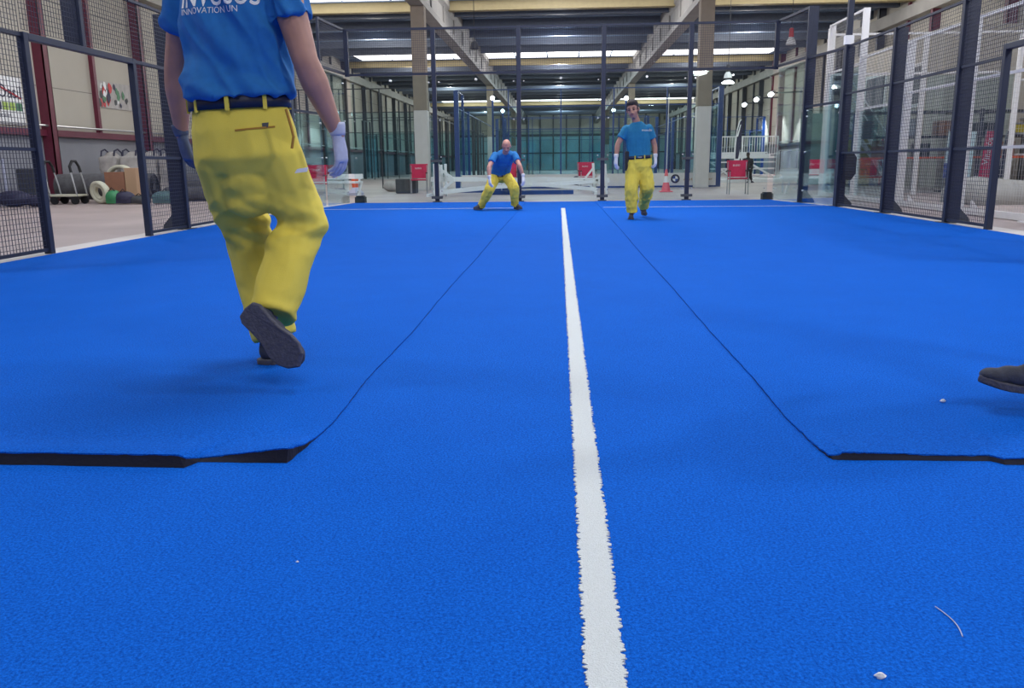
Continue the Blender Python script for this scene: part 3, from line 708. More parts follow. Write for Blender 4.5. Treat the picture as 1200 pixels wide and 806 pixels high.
# through-glass white benches at far left and right
for px, Y, lab in ((393, 23.6, 'white bench beyond the glass at the far left corner, beside the orange post'), (947, 24.0, 'white bench beyond the glass at the far right corner')):
    p = at(px, 215, Y); t = thing('bench', lab, 'bench', (p.x, p.y, 0)); w = .75
    part('seat', MB().box(p.x-w, p.x+w, p.y-.2, p.y+.2, .40, .46), whp, t, bevel=.01)
    part('backrest', MB().box(p.x-w, p.x+w, p.y+.2, p.y+.25, .52, .66), whp, t, bevel=.01)
    for dx in (-w+.1, w-.1):
        part('leg', MB().bar((p.x+dx, p.y-.16, 0), (p.x+dx+.12, p.y-.1, .4), .05), whp, t); part('leg', MB().bar((p.x+dx, p.y+.2, 0), (p.x+dx, p.y+.2, .6), .05), whp, t)
# white grandstand with railing
t = thing('grandstand', 'white steel grandstand with a barred railing, behind the black standing person', 'grandstand', (8.7, 40.5, 0))
gx0, gx1, gy = 6.6, 10.05, 40.
part('deck', MB().box(gx0, gx1, gy, gy+2.4, 1.02, 1.12), whp, t)
b = MB()
for x in (gx0, gx1-1.6, gx1-3.3, gx1): b.bar((x, gy, 0), (x, gy, 2.02), .07)
part('upright', b, whp, t)
part('lower_rail', MB().bar((gx0, gy, .15), (gx1, gy, .15), .07).bar((gx0, gy, .55), (gx1, gy, .55), .07).bar((gx0, gy, .85), (gx1, gy, .85), .06), whp, t)
part('brace', MB().bar((gx1-3.2, gy-.05, .95), (gx1-2.0, gy-.05, .15), .08).bar((gx1-1.5, gy-.05, .95), (gx1-.1, gy-.05, .15), .08).bar((gx1-1.6, gy-.05, .9), (gx1-2.9, gy-.05, .15), .06), whp, t)
b = MB().bar((gx0, gy, 2.0), (gx1, gy, 2.0), .05).bar((gx0, gy, 1.2), (gx1, gy, 1.2), .04)
for x in np.arange(gx0, gx1, .115): b.bar((x, gy, 1.2), (x, gy, 2.0), .022)
part('railing', b, whp, t)
for k in range(2): part('bench_row', MB().box(gx0, gx1, gy+1.2+k*.6, gy+1.45+k*.6, 1.12+k*.12, 1.2+k*.12), whp, t)
single('handrail', MB().bar((10.15, 40, 1.36), (11.05, 40, 1.36), .05).bar((11.05, 40, 0), (11.05, 40, 1.36), .05).bar((10.15, 40, 0), (10.15, 40, 1.36), .05), whp, 'white tube handrail at the right end of the grandstand', 'handrail')
# feather flag
p = at(862, 183, 38.6); p.z = 0
t = thing('feather_flag', 'tall dark and white feather flag standing by the grandstand', 'flag', p)
top = at(869, 141, 38.6); 
pts_l = [at(861, 186, 38.6), at(862, 168, 38.6), at(864, 152, 38.6), at(867, 142, 38.6), at(869, 140, 38.6)]
pts_r = [at(865, 186, 38.6), at(868.5, 168, 38.6), at(870, 152, 38.6), at(870.6, 144, 38.6), at(870, 141, 38.6)]
part('pole', MB().tube([V((pts_l[0].x, 38.6, 0))]+pts_l, .025, 8), whp, t)
b = MB(); b.prism(pts_l+pts_r[::-1], (0, .02, 0)); fl_ = part('flag_cloth', b, M['ink'], t)
b = MB(); b.prism([at(863.5, 160, 38.58), at(865, 160, 38.58), at(868.5, 146, 38.58), at(867.5, 146, 38.58)], (0, -.01, 0)); part('stripe', b, M['white'], fl_)
single('banner_stand', MB().prism([V((at(860, 204, 39).x, 39, 0)), V((at(866, 204, 39).x, 39, 0)), at(868, 158, 39), at(863, 166, 39)], (0, .03, 0)), M['white'], 'narrow white banner standing behind the feather flag', 'banner')
# ---- right side: behind the white court
def bx(px0, py0, px1, py1, Y, d=.5, floor=True):
    a = at(px0, py0, Y); c = at(px1, py1, Y); z1 = a.z; z0 = 0 if floor else c.z
    return MB().box(min(a.x, c.x), max(a.x, c.x), Y, Y+d, z0, z1)
t = thing('storage_cabinet', 'mustard yellow cabinet beyond the white fence on the right', 'cabinet', tuple(at(1005, 215, 30).xy)+(0,))
part('body', bx(988, 158, 1018, 215, 30, .6), M['yellowbox'], t, bevel=.01)
p = at(1004, 160, 30); part('door', MB().box(p.x-.38, p.x+.0, 29.97, 29.995, .1, 1.72).box(p.x+.03, p.x+.40, 29.97, 29.995, .1, 1.72), M['yellowbox'], t, bevel=.005)
t = thing('shelf_rack', 'orange framed storage rack with dark goods, right of the mustard cabinet', 'rack', tuple(at(1029, 215, 31).xy)+(0,))
p = at(1029, 172, 31)
for x in (p.x-.33, p.x+.33):
    for y in (31, 31.5): part('upright', MB().box(x-.03, x+.03, y, y+.06, 0, 1.62), M['orange'], t)
for z in (.25, .85, 1.45): part('shelf', MB().box(p.x-.33, p.x+.33, 31, 31.55, z, z+.04), M['orange'], t)
for z, c_ in ((.29, M['dgrey']), (.89, M['maroon'])): single('storage_crate', MB().box(p.x-.26, p.x+.26, 31.08, 31.45, z, z+.36), c_, '%s crate on the %s shelf of the orange rack' % (('dark grey', 'lowest') if z < .5 else ('maroon', 'middle')), 'crate', bevel=.02)
t = thing('staircase', 'white open staircase rising behind the white fence on the right', 'staircase', (9.6, 29, 0))
for dy in (0, .9):
    part('stringer', MB().bar((9.6, 29+dy, 2.5), (11.4, 29+dy, .1), .05, .14), whp, t)
    part('handrail', MB().bar((9.6, 29+dy, 3.4), (11.4, 29+dy, 1.0), .04), whp, t)
for k in range(8): part('tread', MB().box(9.75+k*.21, 10.0+k*.21, 29.03, 29.87, 2.25-k*.28, 2.29-k*.28), whp, t)
single('sheet_panel', MB().box(9.0, 11.8, 32.5, 32.6, 0, 2.6), M['teal'], 'teal sheet panel standing behind the white staircase', 'panel')
# mezzanine office box in beige
t = thing('site_cabin', 'tall beige walled cabin with windows behind the white fence, top right', 'cabin', (12.6, 30, 0))
part('wall', MB().box(11.9, 14.4, 27.5, 36, 0, 4.9), M['wall'], t)
part('window_frame', MB().box(11.84, 11.9, 29, 31, 2.6, 4.0).box(11.84, 11.9, 32.2, 34.2, 2.6, 4.0), whp, t)
part('window_glass', MB().box(11.82, 11.84, 29.1, 30.9, 2.7, 3.9).box(11.82, 11.84, 32.3, 34.1, 2.7, 3.9), M['dgrey'], t)
# banners
for i, (px, lab, m, w, tilt) in enumerate(((1152, 'pink red vertical banner flag beyond the right fence', M['pinkflag'], .30, .10), (1132, 'narrow white vertical banner flag left of the pink red one', M['white'], .16, .06), (1172, 'dark patterned vertical banner right of the pink red one', M['ink'], .2, .14), (1107, 'narrow white and blue banner beside the deep navy post on the right', M['white'], .14, .05))):
    Y = 24.; p = at(px, 212, Y); z0 = .38; z1 = 1.62
    t = thing('banner_flag', lab, 'banner', (p.x, Y, 0))
    part('pole', MB().bar((p.x-w/2, Y, 0), (p.x-w/2+tilt, Y, z1+.05), .025), M['steel'], t)
    part('base', MB().box(p.x-.22, p.x+.22, Y-.15, Y+.15, 0, .04), M['dgrey'], t)
    f_ = part('flag_cloth', MB().prism([(p.x-w/2, Y-.03, z0), (p.x+w/2, Y-.03, z0), (p.x+w/2+tilt, Y-.03, z1), (p.x-w/2+tilt, Y-.03, z1)], (0, .015, 0)), m, t)
    if i == 0: b, _ = text_mb('Vinaròs', (p.x+.06, Y-.034, .72), (.1, 0, 1), (-1, 0, .1), .24); part('lettering', b, M['white'], f_)
    if i == 3: part('stripe', MB().box(p.x-w/2, p.x+w/2, Y-.04, Y-.031, z0, z0+.4), M['inkblue'], f_)
# grey dust sheet over goods, big, lower right
b = MB()
rings = []
for k in range(9):
    x = 8.1+.5*k; hh = .46+.05*math.sin(k*1.7); rings.append([V((x, 16.8+.2*math.sin(k), 0)), V((x, 16.85+.2*math.sin(k), hh*.6)), V((x, 17.1, hh)), V((x, 18.0, hh+.03)), V((x, 18.4, hh*.5)), V((x, 18.4, 0))])
b.loft(rings); single('dust_sheet', b, M['tarp'], 'pale grey plastic dust sheet over stored goods, lower right beyond the white fence', 'dust sheet', smooth=True)
t = thing('shelf_rack', 'long dark storage rack with a red shelf beam behind the dust sheet', 'rack', (12, 25, 0))
for x in (8.6, 10.4, 12.2, 14.0): part('upright', MB().box(x-.04, x+.04, 25.5, 25.58, 0, 2.3), M['darkcol'], t)
for z, m in ((.9, M['orange']), (1.5, M['darkcol']), (2.2, M['darkcol'])): part('shelf', MB().box(8.6, 14, 25.45, 26.3, z, z+.06), m, t)
rnd = random.Random(5)
for k in range(9):
    x = 8.75+k*.58; w = rnd.uniform(.18, .25); z = .96 if k % 2 else 1.56; h_ = rnd.uniform(.3, .5)
    single('storage_box', MB().box(x, x+2*w, 25.6, 26.1, z, z+h_), [M['dgrey'], M['card'], M['wall_low']][k % 3], '%s box on the %s shelf of the long dark rack' % (['dark grey', 'brown', 'grey'][k % 3], 'middle' if z > 1 else 'red'), 'box', 'boxes on the long dark rack', bevel=.01)
single('notice_sign', MB().box(*(lambda a, c: (a.x, c.x, 24.9, 24.93, c.z, a.z))(at(1184, 146, 24.9), at(1200, 155, 24.9))), M['yellowbox'], 'yellow sign at the right edge of the picture', 'sign')
# ---- left side: the stored things
def roll(p0, p1, r, label, m=M['turfroll'], hollow=True):
    p0 = V(p0); p1 = V(p1); t = thing('turf_roll', label, 'turf roll', ((p0.x+p1.x)/2, (p0.y+p1.y)/2, 0), 'grey turf rolls by the left wall')
    part('roll_body', MB().cyl(p0, p1, r, n=28), m, t, auto=True)
    d = (p1-p0).normalized(); pts = []
    a = V((0,0,1)); c = d.cross(a).normalized()
    for k in range(70): th = k*.35; rr = r*(.25+.72*k/70); pts.append(p1+d*.01+(a*math.sin(th)+c*math.cos(th))*rr)
    part('spiral_end', MB().tube(pts, .012, 5), M['black'], t)
roll((-13.4, 21.9, .42), (-10.9, 22.1, .42), .34, 'big grey turf roll lying behind the hand trucks')
roll((-13.6, 22.9, .95+.05), (-11.4, 22.9, 1.0), .3, 'grey turf roll lying on top of the big one', M['turfroll']) if False else None
roll((-10.7, 22.9, .36), (-8.6, 22.9, .36), .35, 'grey turf roll on the right, under the bulk bags')
roll((-10.6, 22.2, .2), (-8.3, 22.2, .2), .19, 'thin grey turf roll lying lowest, in front of the right roll')
# bulk bags on the pallets at the wall
for i, x in enumerate([at(px_, 190, 25).x for px_ in (132, 157, 178, 201)]):
    y = 25.0; t = thing('bulk_bag', ['leftmost', 'second', 'third', 'rightmost'][i]+' of the pale bulk bags standing by the left wall', 'bulk bag', (x, y, 0), 'pale bulk bags by the left wall')
    b = MB(); b.ell((x, y, .84), (.31, .40, .56)); b.box(x-.26, x+.26, y-.34, y+.34, .16, 1.24)
    o = remesh('bag_body', b, M['bag'], t, .045, 4, lambda c: .03*noise.noise(c*5))
    for dx in (-.2, .2): part('lifting_loop', MB().tube([(x+dx, y-.3, 1.1), (x+dx-.03, y-.15, 1.4), (x+dx, y, 1.45), (x+dx+.03, y+.15, 1.35), (x+dx, y+.3, 1.1)], .025, 6), M['ink'], t)
single('pallet', MB().box(-14.0, -9.9, 24.5, 25.5, 0, .12), M['cardl'], 'low timber pallet under the pale bulk bags', 'pallet')
# platform trolley with a looped handle at each end
pa, pb = at(66, 235, 21.), at(97, 235, 21.); Y = 21.; t = thing('platform_trolley', 'steel platform trolley with two looped black handles, in front of the big turf roll', 'trolley', ((pa.x+pb.x)/2, Y, 0))
part('deck', MB().box(pa.x, pb.x, Y-.25, Y+.3, .2, .25), M['hose'], t, bevel=.01)
for x in (pa.x, pb.x):
    b = MB().tube([(x, Y-.22, .2), (x-.05, Y-.22, .5), (x-.12, Y-.20, .85), (x-.14, Y-.19, .95)], .02, 8)
    part('frame_tube', b, M['steel'], t); part('frame_tube', MB().tube([(x, Y+.25, .2), (x-.05, Y+.25, .5), (x-.12, Y+.23, .85), (x-.14, Y+.22, .95)], .02, 8), M['steel'], t)
    part('handle', MB().tube([(x-.10, Y-.20, .80), (x-.13, Y-.19, .95), (x-.13, Y-.07, 1.08), (x-.13, Y+.1, 1.08), (x-.13, Y+.22, .95), (x-.10, Y+.23, .80)], .034, 8), M['black'], t)
    for y in (Y-.2, Y+.24): part('wheel', MB().cyl((x+(.08 if x == pa.x else -.08), y-.03, .1), (x+(.08 if x == pa.x else -.08), y+.03, .1), .1, n=18), M['black'], t)
def torus(b, c, R_, r, ax=(0,1,0), n=28):
    ax = V(ax).normalized(); a = ax.orthogonal().normalized(); d = ax.cross(a); b.tube([V(c)+(a*math.cos(k*2*PI/n)+d*math.sin(k*2*PI/n))*R_ for k in range(n)], r, 8, True)
b = MB()
for k, (R_, o) in enumerate(((.24, 0), (.24, .09), (.17, .03), (.17, .1), (.22, .16))): torus(b, (at(116, 226, 20.9).x, 20.9+o, .3), R_, .05, (.35, 1, .18))
single('tube_coil', b, M['hose'], 'cream coil of tubing leaning upright in front of the brown box', 'coil', smooth=True)
b = MB()
for k in range(3): torus(b, (at(138, 210, 21.8).x, 21.9+k*.08, .56), .38, .045, (.1, 1, 0))
single('tube_coil', b, M['hose'], 'larger cream coil of tubing arching behind the brown box', 'coil', smooth=True)
p = at(140, 220, 21.3); single('cardboard_box', MB().box(p.x-.32, p.x+.2, 21.2, 21.55, .2, .8), M['card'], 'brown cardboard box between the tube coils and the grey roll', 'box', bevel=.01)
single('cardboard_box', MB().box(p.x+.22, p.x+.52, 21.2, 21.55, .2, .9), M['cardl'], 'light brown cardboard box right of the darker one', 'box', bevel=.01)
single('timber_crate', MB().box(p.x-.4, p.x+.6, 21.15, 21.6, 0, .19), M['cardl'], 'low timber crate under the cardboard boxes', 'crate', bevel=.01)
for i, (px, m, lab, sx, sz) in enumerate(((134, M['green'], 'green plastic tub on the floor right of the cream coil', .2, .22), (147, M['ink'], 'dark blue holdall on the floor below the cardboard boxes', .26, .2), (196, M['teal'], 'teal holdall on the floor below the right turf roll', .4, .2), (165, M['dgrey'], 'dark grey holdall on the floor beside the left fence post', .25, .14))):
    p = at(px, 235, 20.7); b = MB(); b.ell((p.x, 20.7, sz*.85), (sx, .2, sz*.8)); b.box(p.x-sx*.8, p.x+sx*.8, 20.55, 20.85, .02, sz)
    t = thing('holdall' if i else 'plastic_tub', lab, 'bag' if i else 'tub', (p.x, 20.7, 0)); remesh('body', b, m, t, .025, 3)
    part('handle', MB().tube([(p.x-.08, 20.62, sz*1.5), (p.x, 20.62, sz*1.9), (p.x+.08, 20.62, sz*1.5)], .012, 6), M['black'], t)
# clutter at the far left
single('storage_box', MB().box(*(lambda a, c: (a.x, c.x, 20.6, 21.0, .25, a.z))(at(18, 198, 20.6), at(42, 225, 20.6))), M['dgrey'], 'dark box behind the near left mesh panel', 'box', bevel=.02)
single('work_table', MB().box(-13.9, -13.0, 20.4, 21.2, .22, .26).box(-13.85, -13.8, 20.45, 20.5, 0, .22).box(-13.1, -13.05, 20.45, 20.5, 0, .22).box(-13.85, -13.8, 21.1, 21.15, 0, .22).box(-13.1, -13.05, 21.1, 21.15, 0, .22), M['steel'], 'low steel table under the dark box at the left edge', 'table')
b = MB(); b.ell((-13.25, 19.7, .2), (.45, .25, .2)); b.ell((-12.7, 19.75, .14), (.3, .22, .15)); t = thing('tool_pile', 'heap of dark blue and grey sacks at the far left edge', 'sack', (-13.2, 19.7, 0)); remesh('sack', b, M['ink'], t, .03, 3)
single('white_stand', MB().bar((-13.95, 20.0, 0), (-13.95, 20.0, 1.15), .05).bar((-13.6, 20.0, 0), (-13.6, 20.0, 1.15), .05).bar((-13.95, 20, 1.1), (-13.6, 20, 1.1), .05), M['glove'], 'pale blue upright stand at the left edge behind mesh', 'stand')
# wall banner and poster on the left wall
def wallq(px0, py0, px1, py1): a = atX(px0, py0, -WX); c = atX(px1, py1, -WX); return a.y, c.y, c.z, a.z
x = -WX+.03
y0, y1, z0, z1 = 19.2, 22.45, 2.05, 3.28
t = thing('wall_banner', 'white wall banner with dark lettering and coloured squares at the far left', 'banner', (x, (y0+y1)/2, z0))
pn = part('panel', MB().box(x-.02, x, y0, y1, z0, z1), M['white'], t)
_, w = text_mb('Oasil', (0,0,0), (0, 1, 0), (0, 0, 1), .48); b, _ = text_mb('Oasil', (x+.004, 22.38-w, 2.74), (0, 1, 0), (0, 0, 1), .48); part('lettering', b, M['ink'], t)
b = MB().bar((x+.012, 21.0, 3.16), (x+.012, 22.35, 2.74), .03, .05, (1,0,0)); part('underline', b, M['inkred'], t)
b = MB()
for k in range(5): b.cur = k; b.box(x, x+.01, 21.0+k*.28, 21.24+k*.28, 2.42, 2.62)
part('coloured_squares', b, [M['inkred'], M['ink'], M['lime'], M['lime'], M['inkgreen']], t)
b, w = text_mb('materiales', (x+.004, 21.1, 2.24), (0, 1, 0), (0, 0, 1), .17, xs=1.1); part('lettering', b, M['ink'], t)
y0, y1 = 26.15, 28.35; z0, z1 = 2.78, 3.6
t = thing('wall_poster', 'wide poster of dark, green and red figures on the left wall between maroon posts', 'poster', (x, 27.2, z0))
part('panel', MB().box(x-.02, x, y0, y1, z0, z1), M['bag'], t)
rnd = random.Random(11); B = MB()
for k in range(26):
    yy = y0+.1+rnd.random()*(1.3 if k < 20 else 1.9); zz = z0+.1+rnd.random()*.62; s_ = rnd.uniform(.06, .17)
    b = MB(); b.prism([(x+.001*k, yy+math.cos(a)*s_*rnd.uniform(.5, 1), zz+math.sin(a)*s_*rnd.uniform(.6, 1.4)) for a in np.linspace(0, 2*PI, 8)[:-1]], (.004, 0, 0))
    B.cur = k % 5; B.add([V((v.x, min(max(v.y, y0+.02), y1-.02), min(max(v.z, z0+.02), z1-.02))) for v in b.v], b.f)
part('print', B, [M['ink'], M['inkgreen'], M['inkred'], M['white'], M['dgrey']], t)
# ============================================================ people
def axes3(f, u):                                 # forward, left, up from forward and a rough up
    f = V(f).normalized(); u = V(u); l = u.cross(f).normalized(); u = f.cross(l).normalized(); return f, l, u
def ring(c, u, v, n=28, sq=2.3):
    c = V(c); out = []
    for k in range(n):
        a = 2*PI*k/n; ca, sa = math.cos(a), math.sin(a)
        out.append(c+V(u)*math.copysign(abs(ca)**(2/sq), ca)+V(v)*math.copysign(abs(sa)**(2/sq), sa))
    return out
def folds(amp, freq, d=(0,0,1), stretch=.25, seed=0., iso=.3):
    d = V(d).normalized()
    def f(c):
        q = c-d*(c.dot(d))*(1-stretch)
        a = noise.noise(q*freq+V((seed, 0, 0))); b = 1-abs(noise.noise(q*freq*1.7+V((0, seed, 3))))*2.2
        return amp*(a*.9+b*.55-.3)+amp*iso*noise.noise(c*freq*.8)
    return f
def shoe(parent, heel, fwd, up, L=.30, m=None, label=None, name='shoe', k=1.0):
    """heel = bottom of the heel; built along fwd"""
    f, l, u = axes3(fwd, up); h = V(heel)
    def T(x, y, z): return h+f*x*L+l*y*L+u*z*L
    out = [(0,.0),(.02,.10),(.10,.135),(.3,.125),(.48,.13),(.66,.165),(.80,.16),(.92,.11),(1.0,.02)]
    pts = out+[(x, -y) for x, y in reversed(out[1:-1])]
    b = MB()
    def spring(x): return .05*max(0, x-.65)**1.3*3
    rings = []
    for z, s_ in ((0, .96), (.02, 1.0), (.075, 1.0), (.09, .97)):
        rings.append([T(x if s_ == 1 else .5+(x-.5)*s_, y*s_*k, z+spring(x)) for x, y in pts])
    b.loft(rings)
    up_ = MB(); ax = (f, l*k, u)
    for c, r in (((.80,0,.14),(.19,.135,.10)), ((.60,0,.17),(.22,.135,.13)), ((.40,0,.20),(.20,.115,.17)), ((.18,0,.20),(.17,.12,.18)), ((.16,0,.30),(.12,.105,.12))):
        up_.ell(T(*c), tuple(q*L for q in r), ax)
    o = remesh(name, up_, m or M['shoe'], parent, .009, 3, label=label)
    so = part('sole', b, M['sole'], o, smooth=False, bevel=.004)
    b = MB()
    for i in range(5):
        x = .42+.07*i; b.tube([T(x, -.06, .33-.035*i-.02), T(x, 0, .345-.04*i-.005), T(x, .06, .33-.035*i-.02)], .004, 6)
    part('laces', b, M['dgrey'], o, smooth=True)
    return o
def glove(parent, wrist, fwd, palm, side_, m, curl=.5, scale=1.0, vox=.0035, name='glove', cuff=True):
    """wrist point, direction of the hand, palm-facing normal; side_ = +1/-1 thumb side along palm x fwd"""
    f, t_, n = axes3(fwd, palm)                  # n: towards the palm side
    w = V(wrist); S = scale; t_ = t_*side_
    def T(x, y, z): return w+(f*x+t_*y+n*z)*S
    b = MB()
    b.loft([ring(T(-.02,0,0), t_*.030*S, n*.024*S), ring(T(.02,0,0), t_*.032*S, n*.020*S), ring(T(.06,.002,0), t_*.043*S, n*.018*S), ring(T(.095,0,.002), t_*.044*S, n*.016*S), ring(T(.105,0,.003), t_*.038*S, n*.012*S)])
    for i, (y, L, r) in enumerate(((.034,.072,.0098),(.012,.082,.0102),(-.011,.076,.0098),(-.033,.060,.0088))):
        p = T(.092, y, 0); a = .15; c_ = curl*(1+.12*i)
        for j, sl in enumerate((.45, .32, .26)):
            a += c_*(.55, .75, .6)[j]
            sp = (y*1.6)*(.35 if j == 0 else .15)
            d = (f*math.cos(a)+n*math.sin(a)+t_*sp).normalized(); q = p+d*L*sl*S
            b.cap(p, r*S*(1-.07*j), q, r*S*(.95-.08*j), 10); p = q
    p = T(.03, .030, .004); d1 = (f*.70+t_*.62+n*.28).normalized(); q = p+d1*.045*S; b.cap(p, .0155*S, q, .0125*S, 10)
    d2 = (f*.88+t_*.28+n*.36).normalized(); q2 = q+d2*.030*S; b.cap(q, .0122*S, q2, .0108*S, 10)
    d3 = (f*.93+t_*.1+n*.42).normalized(); b.cap(q2, .0108*S, q2+d3*.024*S, .0095*S, 10)
    o = remesh(name, b, m, parent, vox, 2)
    if cuff:
        b = MB(); b.loft([ring(T(-.045,0,0), t_*.036*S, n*.030*S), ring(T(-.035,0,0), t_*.037*S, n*.031*S), ring(T(-.005,0,0), t_*.033*S, n*.027*S), ring(T(.004,0,0), t_*.031*S, n*.024*S)]); part('cuff', b, m, o, smooth=True)
    return o
def head(parent, body, c, fwd, up, m_skin, hair=None, vox=.005, s=1.0, smile=False):
    """adds the head shape to the body blob and the features as parts; c = centre of the skull"""
    f, l, u = axes3(fwd, up); c = V(c)
    def T(x, y, z): return c+(f*x+l*y+u*z)*s
    ax = (f, l, u); E = lambda p, r: body.ell(T(*p), tuple(q*s for q in r), ax)
    E((-.012,0,.028), (.098,.077,.090)); E((.025,0,-.035), (.070,.062,.085)); E((.052,0,-.085), (.034,.034,.030))
    E((.060,0,.015), (.034,.058,.030)); E((.0,0,-.06), (.06,.058,.05))
    body.cap(T(.088,0,.005), .010*s, T(.112,0,-.035), .0145*s, 10); E((.100,.012,-.040), (.012,.010,.008)); E((.100,-.012,-.040), (.012,.010,.008))
    for k in (-1, 1):
        E((-.005,.080*k,-.012), (.022,.012,.034)); E((.068,.032*k,.024), (.016,.026,.009)); E((.055,.045*k,-.03), (.02,.018,.02))
    def feats():
        for k in (-1, 1):
            part('eye', MB().ell(T(.087,.031*k,.004), (.008*s,.015*s,.008*s), ax), M['eye'], parent, smooth=True)
            part('eyebrow', MB().bar(T(.094,.016*k,.026), T(.084,.047*k,.028), .012*s, .007*s), hair or m_skin, parent)
        part('mouth', MB().ell(T(.088,0,-.066), (.008*s,.024*s,.0055*s), ax), M['lip'], parent, smooth=True)
        if hair:
            b = MB(); b.ell(T(-.022,0,.048), (.100*s,.082*s,.085*s), ax); b.ell(T(.035,0,.088), (.055*s,.062*s,.036*s), ax); b.ell(T(-.055,0,-.015), (.058*s,.074*s,.075*s), ax)
            for k in (-1, 1): b.ell(T(.004,.072*k,.018), (.022*s,.012*s,.035*s), ax)
            remesh('hair', b, hair, parent, vox, 1, folds(.006, 40, u, .4))
    return feats
def lerp(a, b, t): return V(a)+(V(b)-V(a))*t
def person(label, J, opt):
    """J: joints in metres (world). Builds one body surface with clothing as its parts."""
    g0 = V(J['ground']); t = thing('person', label, 'person', g0)
    vox = opt.get('vox', .010); sk = opt.get('skin', M['skin']); sh = opt['shirt']; bw_ = opt.get('w', 1.0)
    shl, shr, hpl, hpr = V(J['sh_l']), V(J['sh_r']), V(J['hip_l']), V(J['hip_r'])   # l / r = the person's own left and right
    neck = V(J['neck']); pel = (hpl+hpr)/2; cst = (shl+shr)/2; belt = V(J['belt'])
    ul = (shl-shr).normalized(); ph = (hpl-hpr).normalized()
    upv = (cst-belt).normalized(); fwd_c = ul.cross(upv).normalized(); fwd_h = ph.cross(V(J.get('pel_up', (0,0,1)))).normalized()
    sw = (shl-shr).length/2
    # ---- body
    b = MB(); hf = head(t, b, J['head'], J['face'], J.get('head_up', (0,0,1)), sk, opt.get('hair'), vox*.6, opt.get('hs', 1.0))
    hd = V(J['head']); nb = lerp(cst, neck, .6)
    b.cap(nb, .062, hd-(V(J.get('head_up', (0,0,1)))*.05)-V(J['face']).normalized()*.015, .056)
    b.loft([ring(belt, ph*.15*bw_, fwd_h*.10), ring(lerp(belt, cst, .5), ul*.15*bw_, fwd_c*.10), ring(lerp(belt, cst, .9), ul*sw*.85, fwd_c*.09), ring(cst+upv*.03, ul*sw*.6, fwd_c*.06)])
    b.cap(belt, .10, pel, .11)
    for s_ in ('l', 'r'):
        S_, E_, W_ = V(J['sh_'+s_]), V(J['el_'+s_]), V(J['wr_'+s_]); H_, K_, A_ = V(J['hip_'+s_]), V(J['kn_'+s_]), V(J['an_'+s_])
        ak = opt.get('ak', 1.0); b.cap(lerp(S_, E_, .14), .042*ak, lerp(S_, E_, .55), .051*ak); b.cap(lerp(S_, E_, .45), .051*ak, E_, .041*ak); mf = lerp(E_, W_, .28)
        b.cap(E_, .041*ak, mf, .044*ak); b.cap(mf, .044*ak, W_, .028)
        b.cap(H_, .075, K_, .052); b.cap(K_, .05, A_, .035)
    remesh('body', b, sk, t, vox*.75, 4)
    hf()
    # ---- shirt
    b = MB(); hem = belt+(belt-cst).normalized()*opt.get('hem', .03)
    W0 = opt.get('ww', .185); D0 = opt.get('wd', .125)
    hr = opt.get('hemtilt', V((0,0,0)))
    b.loft([ring(hem, ph*W0*1.04+hr*.2, fwd_h*(D0+.012)), ring(lerp(hem, cst, .15), ph*W0*1.0, fwd_h*D0), ring(lerp(belt, cst, .35), (ph+ul).normalized()*W0*.98, (fwd_h+fwd_c).normalized()*D0), ring(lerp(belt, cst, .65), ul*max(W0, sw*.98), fwd_c*D0*1.04), ring(lerp(belt, cst, .88), ul*sw*1.0, fwd_c*D0*.98), ring(cst-upv*.01, ul*sw*.96, fwd_c*D0*.86), ring(cst+upv*.050, ul*sw*.78, fwd_c*D0*.66), ring(cst+upv*.095, ul*sw*.40, fwd_c*.07)])
    for s_ in ('l', 'r'):
        S_, E_ = V(J['sh_'+s_]), V(J['el_'+s_]); q = lerp(S_, E_, opt.get('sleeve', .62)); d = (E_-S_).normalized()
        a = d.orthogonal().normalized(); c = d.cross(a)
        sk2 = opt.get('slk', 1.0)
        if opt.get('long'): b.cap(S_, .06, E_, .05); b.cap(E_, .05, V(J['wr_'+s_]), .042)
        b.cap(S_-upv*.010, .064*sk2, lerp(S_, E_, .25), .066*sk2); b.loft([ring(S_, a*.062*sk2, c*.062*sk2, 18, 2), ring(lerp(S_, q, .6), a*.068*sk2, c*.068*sk2, 18, 2), ring(q, a*.073*sk2, c*.073*sk2, 18, 2)])
    shirt = remesh('shirt', b, sh, t, vox*.8, 3, opt.get('sfold') or folds(.010, 9, opt.get('sdir', (0,0,1)), .3, 2.))
    # ---- trousers
    b = MB(); tw = opt.get('tw', 1.0); bt = belt+V((0,0,-.02))
    up_p = V(J.get('pel_up', (0,0,1))).normalized()
    b.loft([ring(bt, ph*.172*tw, fwd_h*.118), ring(lerp(bt, pel, .45), ph*.190*tw, fwd_h*.135), ring(pel, ph*.198*tw, fwd_h*.142), ring(pel-up_p*.07, ph*.175*tw, fwd_h*.11)])
    for z_, r_ in opt.get('seat', ((.06, .09),)): b.ell(pel-up_p*z_, (r_*1.2, r_, r_), (ph, fwd_h, up_p))
    for s_ in ('l', 'r'):
        H_, K_, A_ = V(J['hip_'+s_]), V(J['kn_'+s_]), V(J['an_'+s_]); k0, k1, k2 = opt.get('leg', (.105, .088, .085))
        b.cap(H_, k0, lerp(H_, K_, .6), (k0+k1)/2); b.cap(lerp(H_, K_, .5), (k0+k1)/2, K_, k1); e = lerp(K_, A_, opt.get('cuff', .95)); d = (e-K_).normalized()
        a = d.orthogonal().normalized(); c = d.cross(a)
        b.cap(K_, k1, lerp(K_, A_, .4), k1*.98); b.loft([ring(K_, a*k1*.95, c*k1*.95, 18, 2), ring(lerp(K_, e, .6), a*k2*1.0, c*k2*1.0, 18, 2), ring(e, a*k2*.96, c*k2*.96, 18, 2)])
